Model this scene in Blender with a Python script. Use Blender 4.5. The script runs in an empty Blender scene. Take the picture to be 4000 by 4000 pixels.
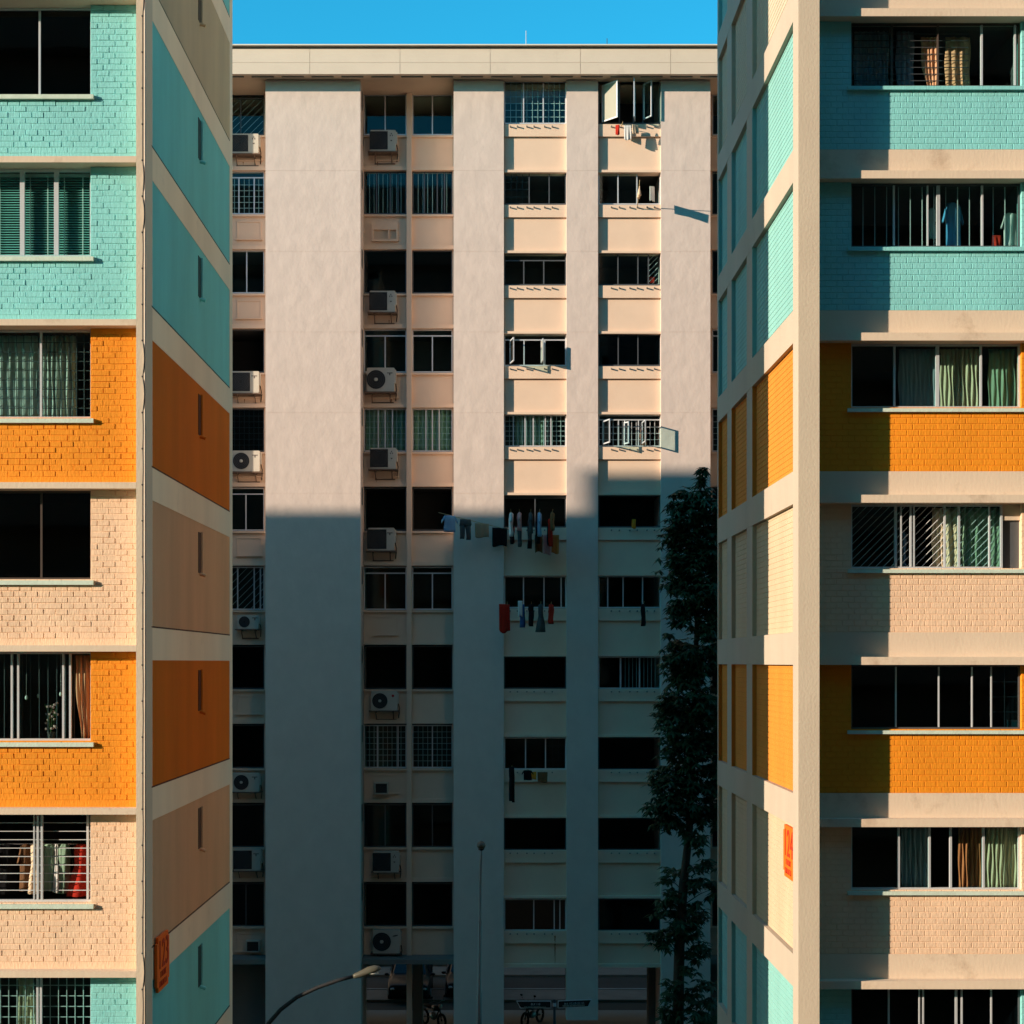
import bpy, math, random
from mathutils import Vector, Matrix
R = math.radians
rng = random.Random(7)
S = bpy.context.scene
COL = S.collection

# ------------------------------------------------------------------ camera
F, VX, VY, ZC = 6780.0, 1920.0, 2587.0, 14.4      # focal length in px of the 4000 px frame, level viewpoint, eye height
cam = bpy.data.cameras.new('camera'); co = bpy.data.objects.new('camera', cam); COL.objects.link(co)
co.location = (0, 0, ZC); co.rotation_euler = (R(90), 0, 0)
cam.sensor_width = 36; cam.lens = 36 * F / 4000
cam.shift_x = (2000 - VX) / 4000; cam.shift_y = (VY - 2000) / 4000
cam.clip_start = .5; cam.clip_end = 3000
S.camera = co
# ------------------------------------------------------------------ light
SUN = Vector((1, .45, -.28)).normalized()
EL = math.asin(-SUN.z); AZ = math.atan2(-SUN.x, -SUN.y)      # bearing of the sun from +Y towards +X
w = bpy.data.worlds.new('World'); S.world = w; w.use_nodes = True
nt = w.node_tree; bg = nt.nodes['Background']
sky = nt.nodes.new('ShaderNodeTexSky'); sky.sky_type = 'NISHITA'; sky.sun_disc = False
sky.sun_elevation = EL; sky.sun_rotation = AZ; sky.air_density = 1.0; sky.dust_density = .2; sky.ozone_density = 1.6
hs = nt.nodes.new('ShaderNodeVectorMath'); hs.operation = 'MULTIPLY'; hs.inputs[1].default_value = (.10, .91, 1.08)     # deep cyan evening sky
nt.links.new(sky.outputs[0], hs.inputs[0]); nt.links.new(hs.outputs[0], bg.inputs['Color'])
bg.inputs['Strength'].default_value = .15
sl = bpy.data.lights.new('sun', 'SUN'); sl.energy = 5; sl.angle = R(.5); sl.color = (1, .82, .64)
so = bpy.data.objects.new('sun', sl); COL.objects.link(so); so.rotation_euler = SUN.to_track_quat('-Z', 'Y').to_euler()
S.view_settings.view_transform = 'Standard'; S.view_settings.look = 'None'
S.view_settings.exposure = .68; S.view_settings.gamma = 1
S.cycles.max_bounces = 8; S.cycles.diffuse_bounces = 4; S.cycles.transparent_max_bounces = 12

# ------------------------------------------------------------------ helpers
def X(px, d): return (px - VX) * d / F
def Z(py, d): return ZC + (VY - py) * d / F

def mat(name, col, rough=.85, var=.06, scale=1.2, stretch=(1, 1, 1), bump=0., bscale=30., stain=0., stain_col=(.10, .06, .035), spec=.25, thr=.60):
    m = bpy.data.materials.new(name); m.use_nodes = True
    n = m.node_tree.nodes; l = m.node_tree.links; p = n['Principled BSDF']
    p.inputs['Roughness'].default_value = rough; p.inputs['Specular IOR Level'].default_value = spec
    tc = n.new('ShaderNodeTexCoord'); mp = n.new('ShaderNodeMapping'); mp.inputs['Scale'].default_value = stretch
    l.new(tc.outputs['Object'], mp.inputs['Vector'])
    nz = n.new('ShaderNodeTexNoise'); nz.inputs['Scale'].default_value = scale; nz.inputs['Detail'].default_value = 6; nz.inputs['Roughness'].default_value = .62
    l.new(mp.outputs[0], nz.inputs['Vector'])
    mr = n.new('ShaderNodeMapRange'); mr.inputs[1].default_value = .25; mr.inputs[2].default_value = .75
    mr.inputs[3].default_value = 1 - var; mr.inputs[4].default_value = 1 + var
    l.new(nz.outputs[0], mr.inputs[0])
    mx = n.new('ShaderNodeVectorMath'); mx.operation = 'SCALE'; mx.inputs[0].default_value = col
    l.new(mr.outputs[0], mx.inputs['Scale']); out = mx.outputs[0]
    if stain:
        n2 = n.new('ShaderNodeTexNoise'); n2.inputs['Scale'].default_value = .9; n2.inputs['Detail'].default_value = 9; n2.inputs['Roughness'].default_value = .72
        l.new(tc.outputs['Object'], n2.inputs['Vector'])
        m2 = n.new('ShaderNodeMapRange'); m2.inputs[1].default_value = thr; m2.inputs[2].default_value = thr + .14; m2.inputs[3].default_value = 0; m2.inputs[4].default_value = stain
        l.new(n2.outputs[0], m2.inputs[0])
        mm = n.new('ShaderNodeMix'); mm.data_type = 'RGBA'
        l.new(m2.outputs[0], mm.inputs[0]); l.new(out, mm.inputs[6]); mm.inputs[7].default_value = (*stain_col, 1)
        out = mm.outputs[2]
    l.new(out, p.inputs['Base Color'])
    if bump:
        n3 = n.new('ShaderNodeTexNoise'); n3.inputs['Scale'].default_value = bscale; n3.inputs['Detail'].default_value = 5
        l.new(mp.outputs[0], n3.inputs['Vector'])
        b = n.new('ShaderNodeBump'); b.inputs['Strength'].default_value = bump; b.inputs['Distance'].default_value = .02
        l.new(n3.outputs[0], b.inputs['Height']); l.new(b.outputs[0], p.inputs['Normal'])
    return m

def glass(name, tint, gloss=1.0):
    m = bpy.data.materials.new(name); m.use_nodes = True
    n = m.node_tree.nodes; l = m.node_tree.links; n.remove(n['Principled BSDF'])
    t = n.new('ShaderNodeBsdfTransparent'); t.inputs[0].default_value = (*tint, 1)
    g = n.new('ShaderNodeBsdfGlossy'); g.inputs['Roughness'].default_value = .03; g.inputs['Color'].default_value = (gloss, gloss, gloss, 1)
    f = n.new('ShaderNodeFresnel'); f.inputs[0].default_value = 1.42
    ge = n.new('ShaderNodeNewGeometry'); iv = n.new('ShaderNodeMath'); iv.operation = 'SUBTRACT'; iv.inputs[0].default_value = 1; l.new(ge.outputs['Backfacing'], iv.inputs[1])
    mu = n.new('ShaderNodeMath'); mu.operation = 'MULTIPLY'; l.new(f.outputs[0], mu.inputs[0]); l.new(iv.outputs[0], mu.inputs[1])
    mx = n.new('ShaderNodeMixShader'); l.new(mu.outputs[0], mx.inputs[0]); l.new(t.outputs[0], mx.inputs[1]); l.new(g.outputs[0], mx.inputs[2])
    l.new(mx.outputs[0], n['Material Output'].inputs['Surface'])
    return m

def cloth(name, col, trans=.35, var=.1):
    m = mat(name, col, .95, var, 6, (1, 1, .4), spec=.1)
    n = m.node_tree.nodes; l = m.node_tree.links; p = n['Principled BSDF']
    t = n.new('ShaderNodeBsdfTranslucent'); l.new(p.inputs['Base Color'].links[0].from_socket, t.inputs[0])
    mx = n.new('ShaderNodeMixShader'); mx.inputs[0].default_value = trans
    l.new(p.outputs[0], mx.inputs[1]); l.new(t.outputs[0], mx.inputs[2]); l.new(mx.outputs[0], n['Material Output'].inputs['Surface'])
    return m

def metal(name, col, rough=.35, met=.6):
    m = mat(name, col, rough, .06, 4); m.node_tree.nodes['Principled BSDF'].inputs['Metallic'].default_value = met; return m

TEAL = (.235, .58, .56); ORNG = (.78, .26, .012); PEACH = (.78, .53, .35); SAND = (.62, .50, .34)
M = {}
for k, c in (('teal', TEAL), ('orange', ORNG), ('peach', PEACH), ('sand', SAND)):
    M[k] = mat('paint_' + k, c, .75, .10, 1.3, (1, 1, .35), bump=.35, bscale=35, stain=.16, stain_col=tuple(v * .55 for v in c), thr=.56)
    M['rib_' + k] = mat('ribbed_paint_' + k, {'teal': (.27, .72, .68), 'orange': (.82, .215, .015), 'peach': (.84, .50, .28), 'sand': (.72, .56, .36)}[k], .8, .10, .9, (1, 1, .25), bump=.15, bscale=30)  # ribbed copies for the shaded gable, lightened in place of bounce light
for k, c in (('teal', (.215, .455, .42)), ('orange', (.60, .215, .025)), ('peach', (.53, .40, .265)), ('sand', (.52, .44, .32))):  # copies of the storey paints for the sunlit side, overexposed paleness in the colour
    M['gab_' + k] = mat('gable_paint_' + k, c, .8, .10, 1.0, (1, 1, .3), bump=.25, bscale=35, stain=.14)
M['rgable_cream'] = mat('right_gable_cream', (.44, .365, .285), .85, .09, .6, (1, 1, .3), bump=.2, bscale=20, stain=.2)  # sunlit copy of the gable cream, darkened in colour to hold down the sun
for k, c in (('teal', (.02, .06, .06)), ('orange', (.10, .025, .004)), ('peach', (.10, .05, .03)), ('sand', (.08, .06, .035))): M['slot_' + k] = mat('deep_slot_' + k, c, .9, .05)  # dark tones painted in for the shade inside slots and gaps
M['cream'] = mat('cream_render', (.58, .47, .35), .85, .06, 1.0, (1, 1, .6), bump=.2, bscale=25, stain=.22)
M['beam'] = mat('cream_beam_paint', (.68, .53, .39), .8, .06, .7, (1, 1, .4), bump=.15, bscale=20, stain=.40, stain_col=(.26, .15, .08), thr=.55)
M['gable_cream'] = mat('gable_cream', (.82, .64, .45), .85, .09, .6, (1, 1, .3), bump=.2, bscale=20, stain=.2)  # shaded copy of the gable cream, raised in colour in place of bounce light
M['column'] = mat('white_column_render', (.63, .52, .455), .85, .065, 1.6, (1, 1, .8), bump=1.0, bscale=2.4, stain=.12, stain_col=(.40, .31, .24))
M['spandrel'] = mat('cream_spandrel_paint', (.76, .56, .41), .85, .04, 1.5, bump=.1, bscale=20, stain=.08)
M['fascia'] = mat('roof_fascia_paint', (.66, .55, .44), .85, .05, .8, bump=.1, stain=.12)
M['soffit'] = mat('soffit_paint', (.62, .47, .34), .9, .06, 1)
M['coping'] = mat('roof_coping', (.75, .66, .55), .8, .06, 2)
M['sill'] = mat('mint_sill_paint', (.56, .64, .53), .8, .12, 5, bump=.2, bscale=30, stain=.2)
M['alu'] = metal('aluminium_frame', (.62, .64, .66), .4, .35)
M['brown_frame'] = metal('brown_frame', (.08, .06, .05), .45, .2)
M['dark_frame'] = metal('dark_frame', (.10, .11, .12), .4, .3)
M['grille'] = metal('white_grille_bars', (.55, .56, .56), .5, .1)
M['grille_dark'] = metal('dark_grille_bars', (.07, .075, .08), .5, .2)
M['glass'] = glass('clear_window_glass', (.82, .95, .94))
M['tint'] = glass('tinted_window_glass', (.30, .40, .43))
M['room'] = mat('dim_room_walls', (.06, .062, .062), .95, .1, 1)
M['rear'] = mat('grey_rear_wall', (.16, .15, .14), .9, .1, .5)  # unseen walls, set dark to cut bounce light
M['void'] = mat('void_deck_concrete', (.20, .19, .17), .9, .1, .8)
M['groundm'] = mat('ground_concrete', (.035, .033, .026), .95, .15, .35, stain=.3)
M['asphalt'] = mat('asphalt', (.04, .036, .032), .9, .2, .8)
M['pave'] = mat('pavement_slabs', (.15, .13, .11), .9, .2, 1.2, stain=.4)
M['kerb'] = mat('kerb_stone', (.2, .2, .19), .9, .1, 2)
M['grass'] = mat('grass_green', (.05, .09, .03), .95, .3, 3)
M['acw'] = mat('cream_ac_casing', (.52, .48, .40), .5, .06, 4)
M['acd'] = mat('dark_fan_grille', (.03, .03, .03), .6, .1, 6)
M['acm'] = mat('ac_mark', (.12, .10, .09), .6, 0)
M['acred'] = mat('ac_red_mark', (.45, .03, .03), .6, 0)
M['rust'] = mat('rusty_bracket', (.16, .11, .08), .8, .3, 8)
M['bamboo'] = mat('bamboo_pole', (.45, .33, .16), .6, .15, 10)
M['darkpole'] = metal('dark_painted_pole', (.03, .03, .03), .5, .2)
M['pole'] = metal('galvanised_pole', (.22, .23, .24), .45, .5)
M['lampbody'] = mat('lamp_housing', (.085, .078, .055), .35, .08, 8)
M['lampglass'] = mat('lamp_lens', (.55, .52, .46), .2, 0, spec=.6)
M['signred'] = mat('red_orange_plate', (.85, .14, .010), .55, .05, 2)
M['signink'] = mat('dark_red_lettering', (.42, .035, .01), .6, .03, 3)
M['signblack'] = mat('sign_black', (.015, .017, .018), .4, 0)
M['signwhite'] = mat('sign_white', (.62, .64, .64), .5, 0)
M['cable'] = mat('black_cable', (.02, .02, .02), .6, .1, 5)
M['conduit'] = mat('cream_conduit', (.68, .53, .40), .7, .05, 5)
M['bark'] = mat('tree_bark', (.05, .038, .026), .95, .3, 6, (1, 1, .3), bump=.6, bscale=20)
M['carblack'] = mat('black_car_paint', (.008, .008, .009), .3, 0, spec=.25)
M['carblue'] = mat('dark_blue_car_paint', (.008, .010, .016), .3, 0, spec=.25)
M['carglass'] = mat('car_glass', (.01, .012, .015), .1, 0, spec=.3)
M['tyre'] = mat('tyre_rubber', (.015, .015, .015), .85, .1, 8)
M['rim'] = metal('wheel_rim', (.35, .36, .38), .35, .8)
M['plate'] = mat('number_plate', (.02, .02, .02), .4, 0)
M['lens'] = mat('headlight_lens', (.5, .52, .54), .1, 0, spec=.8)
M['chrome'] = metal('chrome', (.6, .6, .62), .2, .9)

class MB:
    def __init__(s): s.v = []; s.f = []
    def add(s, vs, fs):
        o = len(s.v); s.v += [tuple(v) for v in vs]; s.f += [tuple(i + o for i in f) for f in fs]
    def box(s, x0, x1, y0, y1, z0, z1):
        if x1 < x0: x0, x1 = x1, x0
        if z1 < z0: z0, z1 = z1, z0
        s.add([(x0, y0, z0), (x1, y0, z0), (x1, y1, z0), (x0, y1, z0), (x0, y0, z1), (x1, y0, z1), (x1, y1, z1), (x0, y1, z1)],
              [(0, 3, 2, 1), (4, 5, 6, 7), (0, 1, 5, 4), (1, 2, 6, 5), (2, 3, 7, 6), (3, 0, 4, 7)])
        return s
    def pbox(s, px0, px1, py0, py1, d, dep):      # a box whose front face is laid out on the plane at distance d
        return s.box(X(px0, d), X(px1, d), d, d + dep, Z(py1, d), Z(py0, d))
    def openbox(s, x0, x1, y0, y1, z0, z1):       # room: open towards the front
        s.add([(x0, y0, z0), (x1, y0, z0), (x1, y1, z0), (x0, y1, z0), (x0, y0, z1), (x1, y0, z1), (x1, y1, z1), (x0, y1, z1)],
              [(0, 1, 2, 3), (4, 7, 6, 5), (1, 5, 6, 2), (2, 6, 7, 3), (3, 7, 4, 0)])
    def bar(s, a, b, r, n=6, r2=None):
        s.tube([a, b], [r, r if r2 is None else r2], n)
    def tube(s, pts, rad, n=8, cap=True):
        pts = [Vector(p) for p in pts]
        if not hasattr(rad, '__len__'): rad = [rad] * len(pts)
        vs = []; fs = []
        up = None
        for i, p in enumerate(pts):
            t = (pts[min(i + 1, len(pts) - 1)] - pts[max(i - 1, 0)]).normalized()
            if up is None: up = Vector((0, 0, 1)) if abs(t.z) < .9 else Vector((0, 1, 0))
            a = t.cross(up).normalized(); b = a.cross(t).normalized(); up = b
            for k in range(n):
                an = 2 * math.pi * k / n
                vs.append(p + (a * math.cos(an) + b * math.sin(an)) * rad[i])
        for i in range(len(pts) - 1):
            for k in range(n):
                fs.append((i * n + k, i * n + (k + 1) % n, (i + 1) * n + (k + 1) % n, (i + 1) * n + k))
        if cap:
            fs.append(tuple(reversed(range(n)))); fs.append(tuple(range((len(pts) - 1) * n, len(pts) * n)))
        s.add(vs, fs); return s
    def prism(s, poly, fn, t):                     # poly (u,v) extruded by t, fn(u,v,w) -> xyz
        n = len(poly)
        vs = [fn(u, v, 0) for u, v in poly] + [fn(u, v, t) for u, v in poly]
        s.add(vs, [tuple(range(n)), tuple(reversed(range(n, 2 * n)))] + [(i, i + n, (i + 1) % n + n, (i + 1) % n) for i in range(n)])
        return s
    def rings(s, rings, cap=True):
        n = len(rings[0]); vs = [p for r in rings for p in r]; fs = []
        for i in range(len(rings) - 1):
            for k in range(n):
                fs.append((i * n + k, i * n + (k + 1) % n, (i + 1) * n + (k + 1) % n, (i + 1) * n + k))
        if cap: fs.append(tuple(reversed(range(n)))); fs.append(tuple(range((len(rings) - 1) * n, len(rings) * n)))
        s.add(vs, fs); return s
    def sphere(s, c, rx, ry, rz, nu=10, nv=6):
        rr = []
        for j in range(1, nv):
            a = math.pi * j / nv
            rr.append([(c[0] + rx * math.sin(a) * math.cos(2 * math.pi * k / nu), c[1] + ry * math.sin(a) * math.sin(2 * math.pi * k / nu), c[2] - rz * math.cos(a)) for k in range(nu)])
        s.rings(rr); return s
    def build(s, name, m, parent=None, smooth=False, local=False):
        org = Vector((0, 0, 0))
        if parent and not local:
            q = parent
            while q: org = org + q.location; q = q.parent
        me = bpy.data.meshes.new(name)
        me.from_pydata([(a - org.x, b - org.y, c - org.z) for a, b, c in s.v], [], s.f)
        me.materials.append(m)
        if smooth: me.polygons.foreach_set('use_smooth', [True] * len(me.polygons))
        me.update()
        o = bpy.data.objects.new(name, me); COL.objects.link(o)
        if parent: o.parent = parent
        return o

def tag(o, label=None, cat=None, group=None, kind=None):
    if label: o['label'] = label
    if cat: o['category'] = cat
    if group: o['group'] = group
    if kind: o['kind'] = kind
    return o
def thing(name, loc, label, cat, group=None, rotz=0):
    o = bpy.data.objects.new(name, None); o.empty_display_size = .3; COL.objects.link(o)
    o.location = loc; o.rotation_euler = (0, 0, rotz)
    return tag(o, label, cat, group)
def clone(root, loc, label, rotz=None):
    r = root.copy(); COL.objects.link(r); r.location = loc; r['label'] = label
    if rotz is not None: r.rotation_euler = (0, 0, rotz)
    for ch in root.children:
        c = ch.copy(); COL.objects.link(c); c.parent = r
        for g in ch.children:
            e = g.copy(); COL.objects.link(e); e.parent = c
    return r

def text_mesh(name, body, size, m, parent, fn, ext=.004, align='CENTER'):
    cu = bpy.data.curves.new(name, 'FONT'); cu.body = body; cu.size = size; cu.align_x = align; cu.extrude = ext
    tmp = bpy.data.objects.new(name, cu); COL.objects.link(tmp)
    dg = bpy.context.evaluated_depsgraph_get()
    me = bpy.data.meshes.new_from_object(tmp.evaluated_get(dg)); bpy.data.objects.remove(tmp)
    for v in me.vertices: v.co = Vector(fn(v.co.x, v.co.y, v.co.z))
    me.materials.clear(); me.materials.append(m); me.name = name
    o = bpy.data.objects.new(name, me); COL.objects.link(o); o.parent = parent
    return o

def bricks(mb, u0, u1, v0, v1, fn, uo, vo, bl, bh, jt=.012, prot=.007, rough=False, ch=.004):
    """painted brickwork: raised bricks on a plane, running bond; fn(u,v,w)->xyz with w out of the wall"""
    r0 = math.floor((v0 - vo) / bh); r1 = math.ceil((v1 - vo) / bh)
    for r in range(r0, r1):
        a, b = vo + r * bh, vo + (r + 1) * bh
        a += jt / 2; b -= jt / 2
        a = max(a, v0); b = min(b, v1)
        if b - a < .02: continue
        off = uo + (bl / 2 if r % 2 else 0)
        c0 = math.floor((u0 - off) / bl); c1 = math.ceil((u1 - off) / bl)
        c = c0
        while c < c1:
            L = 1
            if rough and rng.random() < .18: L = 2
            p, q = off + c * bl + jt / 2, off + (c + L) * bl - jt / 2
            c += L
            p = max(p, u0); q = min(q, u1)
            if q - p < .02: continue
            h = prot; ja = jb = jc = jd = 0
            if rough:
                h = prot * rng.uniform(.45, 1.5)
                ja, jb, jc, jd = [rng.uniform(-.004, .004) for _ in range(4)]
            e = ch
            t = [rng.uniform(-.0015, .0015) for _ in range(4)] if rough else [0] * 4
            mb.add([fn(p + ja, a + jc, 0), fn(q + jb, a + jd, 0), fn(q - ja, b + jc, 0), fn(p - jb, b + jd, 0),
                    fn(p + e + ja, a + e + jc, h + t[0]), fn(q - e + jb, a + e + jd, h + t[1]), fn(q - e - ja, b - e + jc, h + t[2]), fn(p + e - jb, b - e + jd, h + t[3])],
                   [(4, 5, 6, 7), (0, 1, 5, 4), (1, 2, 6, 5), (2, 3, 7, 6), (3, 0, 4, 7)])

def grille(mb, x0, x1, z0, z1, y, kind, sp=.12, r=.006):
    if 'v' in kind:
        n = max(2, round((x1 - x0) / sp))
        for i in range(1, n): mb.box(x0 + (x1 - x0) * i / n - r, x0 + (x1 - x0) * i / n + r, y, y + 2 * r, z0, z1)
    if 'h' in kind:
        n = max(2, round((z1 - z0) / (sp * 1.25)))
        for i in range(1, n): mb.box(x0, x1, y + 2.2 * r, y + 4.2 * r, z0 + (z1 - z0) * i / n - r, z0 + (z1 - z0) * i / n + r)
    if 'd' in kind:
        h = z1 - z0; s = -h
        while s < x1 - x0:
            a = max(0, s); b = min(x1 - x0, s + h)
            if b - a > .03: mb.tube([(x0 + a, y + r, z0 + a - s), (x0 + b, y + r, z0 + b - s)], r, 4)
            s += sp * 1.6

def window(parent, px0, px1, py0, py1, d, fw=7, mull=(), trans=None, fm='alu', gm='glass', gr=None, gsp=.12, grx=None, gmat='grille', room=2.4, nopane=(), mm=None):
    """one window: frame mesh > pane, grille ; mull: px or (px,width) ; trans: py of a transom"""
    x0, x1, z0, z1 = X(px0, d), X(px1, d), Z(py1, d), Z(py0, d); f = fw * d / F; D = .06
    fr = MB()
    fr.box(x0, x1, d, d + D, z1 - f, z1); fr.box(x0, x1, d - .004, d + D, z0, z0 + f)
    fr.box(x0, x0 + f, d - .002, d + D - .002, z0 + f, z1 - f); fr.box(x1 - f, x1, d - .002, d + D - .002, z0 + f, z1 - f)
    zt = z1 - f
    if trans:
        zt = Z(trans, d); fr.box(x0 + f, x1 - f, d - .003, d + D - .003, zt - f / 2, zt + f / 2); zt -= f / 2
    xs = [x0 + f]; ml = []
    for m_ in mull:
        p, w_ = m_[:2] if isinstance(m_, tuple) else (m_, fw)
        mk = m_[2] if isinstance(m_, tuple) and len(m_) > 2 else mm
        c = X(p, d); h = w_ * d / F / 2
        if mk: ml.append((mk, (c - h, c + h, d - .008, d + D - .008, z0 + f, zt)))
        else: fr.box(c - h, c + h, d - .008, d + D - .008, z0 + f, zt)
        xs += [c - h, c + h]
    xs.append(x1 - f)
    fo = fr.build('window', M[fm], parent)
    for mk, q in ml: MB().box(*q).build('mullion', M[mk], fo)
    pn = MB()
    for i in range(0, len(xs), 2):
        if i // 2 in nopane or xs[i + 1] - xs[i] < .02: continue
        pn.box(xs[i], xs[i + 1], d + .03 - (i % 4) * .006, d + .034 - (i % 4) * .006, z0 + f, zt)
    if trans: MB().box(x0 + f, x1 - f, d + .03, d + .034, zt + f, z1 - f).build('pane', M[gm], fo)
    if pn.v: pn.build('pane', M[gm], fo)
    if gr:
        g = MB(); a, b = (X(grx[0], d), X(grx[1], d)) if grx else (x0 + f, x1 - f)
        grille(g, a, b, z0 + f, zt, d + .09, gr, gsp, .006 if d < 40 else .009)
        g.build('grille', M[gmat], fo)
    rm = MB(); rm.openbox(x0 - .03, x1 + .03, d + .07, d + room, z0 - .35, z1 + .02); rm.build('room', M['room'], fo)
    return fo

def curtain(name, px0, px1, py0, py1, d, m, label, cat='curtain', amp=.03, folds=9, gather=0., group=None, seed=0):
    """hanging cloth with folds and a little thickness; gather pinches it towards the bottom"""
    r = random.Random(seed + 3); x0, x1, z0, z1 = X(px0, d), X(px1, d), Z(py1, d), Z(py0, d)
    nu, nv = folds * 8, 10; mb = MB(); ph = r.uniform(0, 6); ph2 = r.uniform(0, 6)
    def P(i, j, off):
        u = i / nu; v = j / nv
        xc = x0 + (x1 - x0) * u
        if gather: xc = xc + ((x0 + .82 * (x1 - x0)) - xc) * gather * (1 - v) ** 2
        a = amp * (.7 + .3 * math.sin(ph2 + 5 * u))
        y = d + a * math.sin(2 * math.pi * folds * u + ph + .5 * math.sin(3 * v + ph2) + .9 * math.sin(7 * u + ph2)) + off
        return (xc + .012 * math.sin(9 * v + 20 * u), y, z0 + (z1 - z0) * v)
    vs = [P(i, j, 0) for j in range(nv + 1) for i in range(nu + 1)] + [P(i, j, .004) for j in range(nv + 1) for i in range(nu + 1)]
    W = nu + 1; N = W * (nv + 1); fs = []
    for j in range(nv):
        for i in range(nu):
            a = j * W + i; fs += [(a, a + 1, a + W + 1, a + W), (N + a, N + a + W, N + a + W + 1, N + a + 1)]
    for i in range(nu): fs += [(i, N + i, N + i + 1, i + 1), (nv * W + i, nv * W + i + 1, N + nv * W + i + 1, N + nv * W + i)]
    for j in range(nv): fs += [(j * W, (j + 1) * W, N + (j + 1) * W, N + j * W), (j * W + nu, N + j * W + nu, N + (j + 1) * W + nu, (j + 1) * W + nu)]
    mb.add(vs, fs)
    o = mb.build(name, m, None, True)
    return tag(o, label, cat, group)

# ---- garments (local, hanging from z=0 down, facing -Y)
def ring(x, y, z, hw, hd, n, ph, fold):
    return [(x + hw * math.cos(2 * math.pi * k / n) * (1 + fold * math.sin(5 * 2 * math.pi * k / n + ph)), y + hd * math.sin(2 * math.pi * k / n) * (1 + 3 * fold * math.sin(5 * 2 * math.pi * k / n + ph)), z + .02 * fold * math.sin(3 * 2 * math.pi * k / n + ph)) for k in range(n)]
def garment_mesh(kind, w_, h, seed, dep=.05):
    r = random.Random(seed); mb = MB(); n = 20; hw = w_ / 2
    def body(prof, x=0):
        mb.rings([ring(x + p[3] if len(p) > 3 else x, .01 * math.sin(i * 1.7 + seed), p[0], p[1], p[2], n, seed + i * .6, .10) for i, p in enumerate(prof)])
    if kind == 'shirt':
        body([(0, hw * .28, dep * .4), (-.02 * h, hw * .45, dep * .7), (-.08 * h, hw * .70, dep), (-.3 * h, hw * .66, dep * 1.1), (-.6 * h, hw * .67, dep), (-.85 * h, hw * .70, dep * 1.1), (-h, hw * .70, dep * 1.1)])
        for s in (-1, 1):
            mb.rings([[(s * hw * (.58 + .42 * t) + hw * .0, 0 + dep * .6 * math.sin(2 * math.pi * k / 10), -.06 * h - .34 * h * t + hw * .17 * math.cos(2 * math.pi * k / 10)) for k in (range(10) if s > 0 else range(9, -1, -1))] for t in (0, .35, .7, 1)])
    elif kind == 'trousers':
        body([(0, hw * .8, dep), (-.1 * h, hw * .85, dep * 1.1), (-.25 * h, hw * .9, dep * 1.2), (-.34 * h, hw * .85, dep)])
        for s in (-1, 1):
            body([(-.3 * h, hw * .42, dep, s * hw * .42), (-.6 * h, hw * .36, dep, s * hw * .47), (-.9 * h, hw * .34, dep * .9, s * hw * .5), (-h * (1 if s > 0 else .96), hw * .34, dep * .9, s * hw * .5)])
    elif kind == 'dress':
        body([(0, hw * .3, dep * .5), (-.05 * h, hw * .55, dep), (-.3 * h, hw * .5, dep), (-.42 * h, hw * .48, dep), (-.7 * h, hw * .8, dep * 1.6), (-h, hw, dep * 2)])
    else:  # towel over a pole
        nu, nv = 12, 10; pts = []
        for side in (0, 1):
            for j in range(nv + 1):
                for i in range(nu + 1):
                    u = i / nu - .5; v = j / nv
                    y = (-1 if side == 0 else 1) * (.012 + dep * .5 * v * (1 + .4 * math.sin(9 * u + seed))) + .02 * v * math.sin(14 * u + seed * 2)
                    hh = h * (1 + .05 * math.sin(5 * u + seed)) * (1 if side == 0 else .93)
                    pts.append((u * w_ * (1 - .06 * v), y, -hh * v))
        W = nu + 1; N = W * (nv + 1); fs = []
        for j in range(nv):
            for i in range(nu):
                a = j * W + i; fs += [(a, a + W, a + W + 1, a + 1), (N + a, N + a + 1, N + a + W + 1, N + a + W)]
        for i in range(nu): fs += [(i, i + 1, N + i + 1, N + i), (nv * W + i, N + nv * W + i, N + nv * W + i + 1, nv * W + i + 1)]
        for j in range(nv): fs += [(j * W, N + j * W, N + (j + 1) * W, (j + 1) * W), (j * W + nu, (j + 1) * W + nu, N + (j + 1) * W + nu, N + j * W + nu)]
        mb.add(pts, fs)
    return mb
CLOTHCOL = {'white': (.7, .69, .66), 'red': (.5, .035, .02), 'blue': (.05, .13, .32), 'paleblue': (.32, .45, .6), 'black': (.014, .014, .016), 'grey': (.09, .10, .10),
            'tan': (.38, .31, .2), 'yellow': (.70, .27, .03), 'brown': (.25, .12, .05), 'pink': (.65, .38, .36), 'cream': (.72, .55, .38), 'green': (.28, .42, .30), 'orange': (.55, .2, .05), 'darkbrown': (.16, .08, .04), 'sky': (.10, .36, .62)}
CM = {k: cloth('cloth_' + k, c, .25) for k, c in CLOTHCOL.items()}
def garment(name, kind, px, py, d, w_, h, col, label, rotz=0, seed=1, dep=.05, group=None, cat=None):
    o = garment_mesh(kind, w_, h, seed, dep).build(name, CM[col], None, True)
    o.location = (X(px, d), d, Z(py, d)); o.rotation_euler = (0, 0, R(rotz))
    return tag(o, label, cat or name.replace('_', ' '), group)
def pole_thing(a, b, label, name='bamboo_pole', m='bamboo', r=.014, group='laundry poles held out from the windows'):
    mb = MB().tube([a, tuple((p + q) / 2 for p, q in zip(a, b)), b], [r, r * .9, r * .75], 8)
    return tag(mb.build(name, M[m], None, True), label, 'laundry pole', group)

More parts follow.
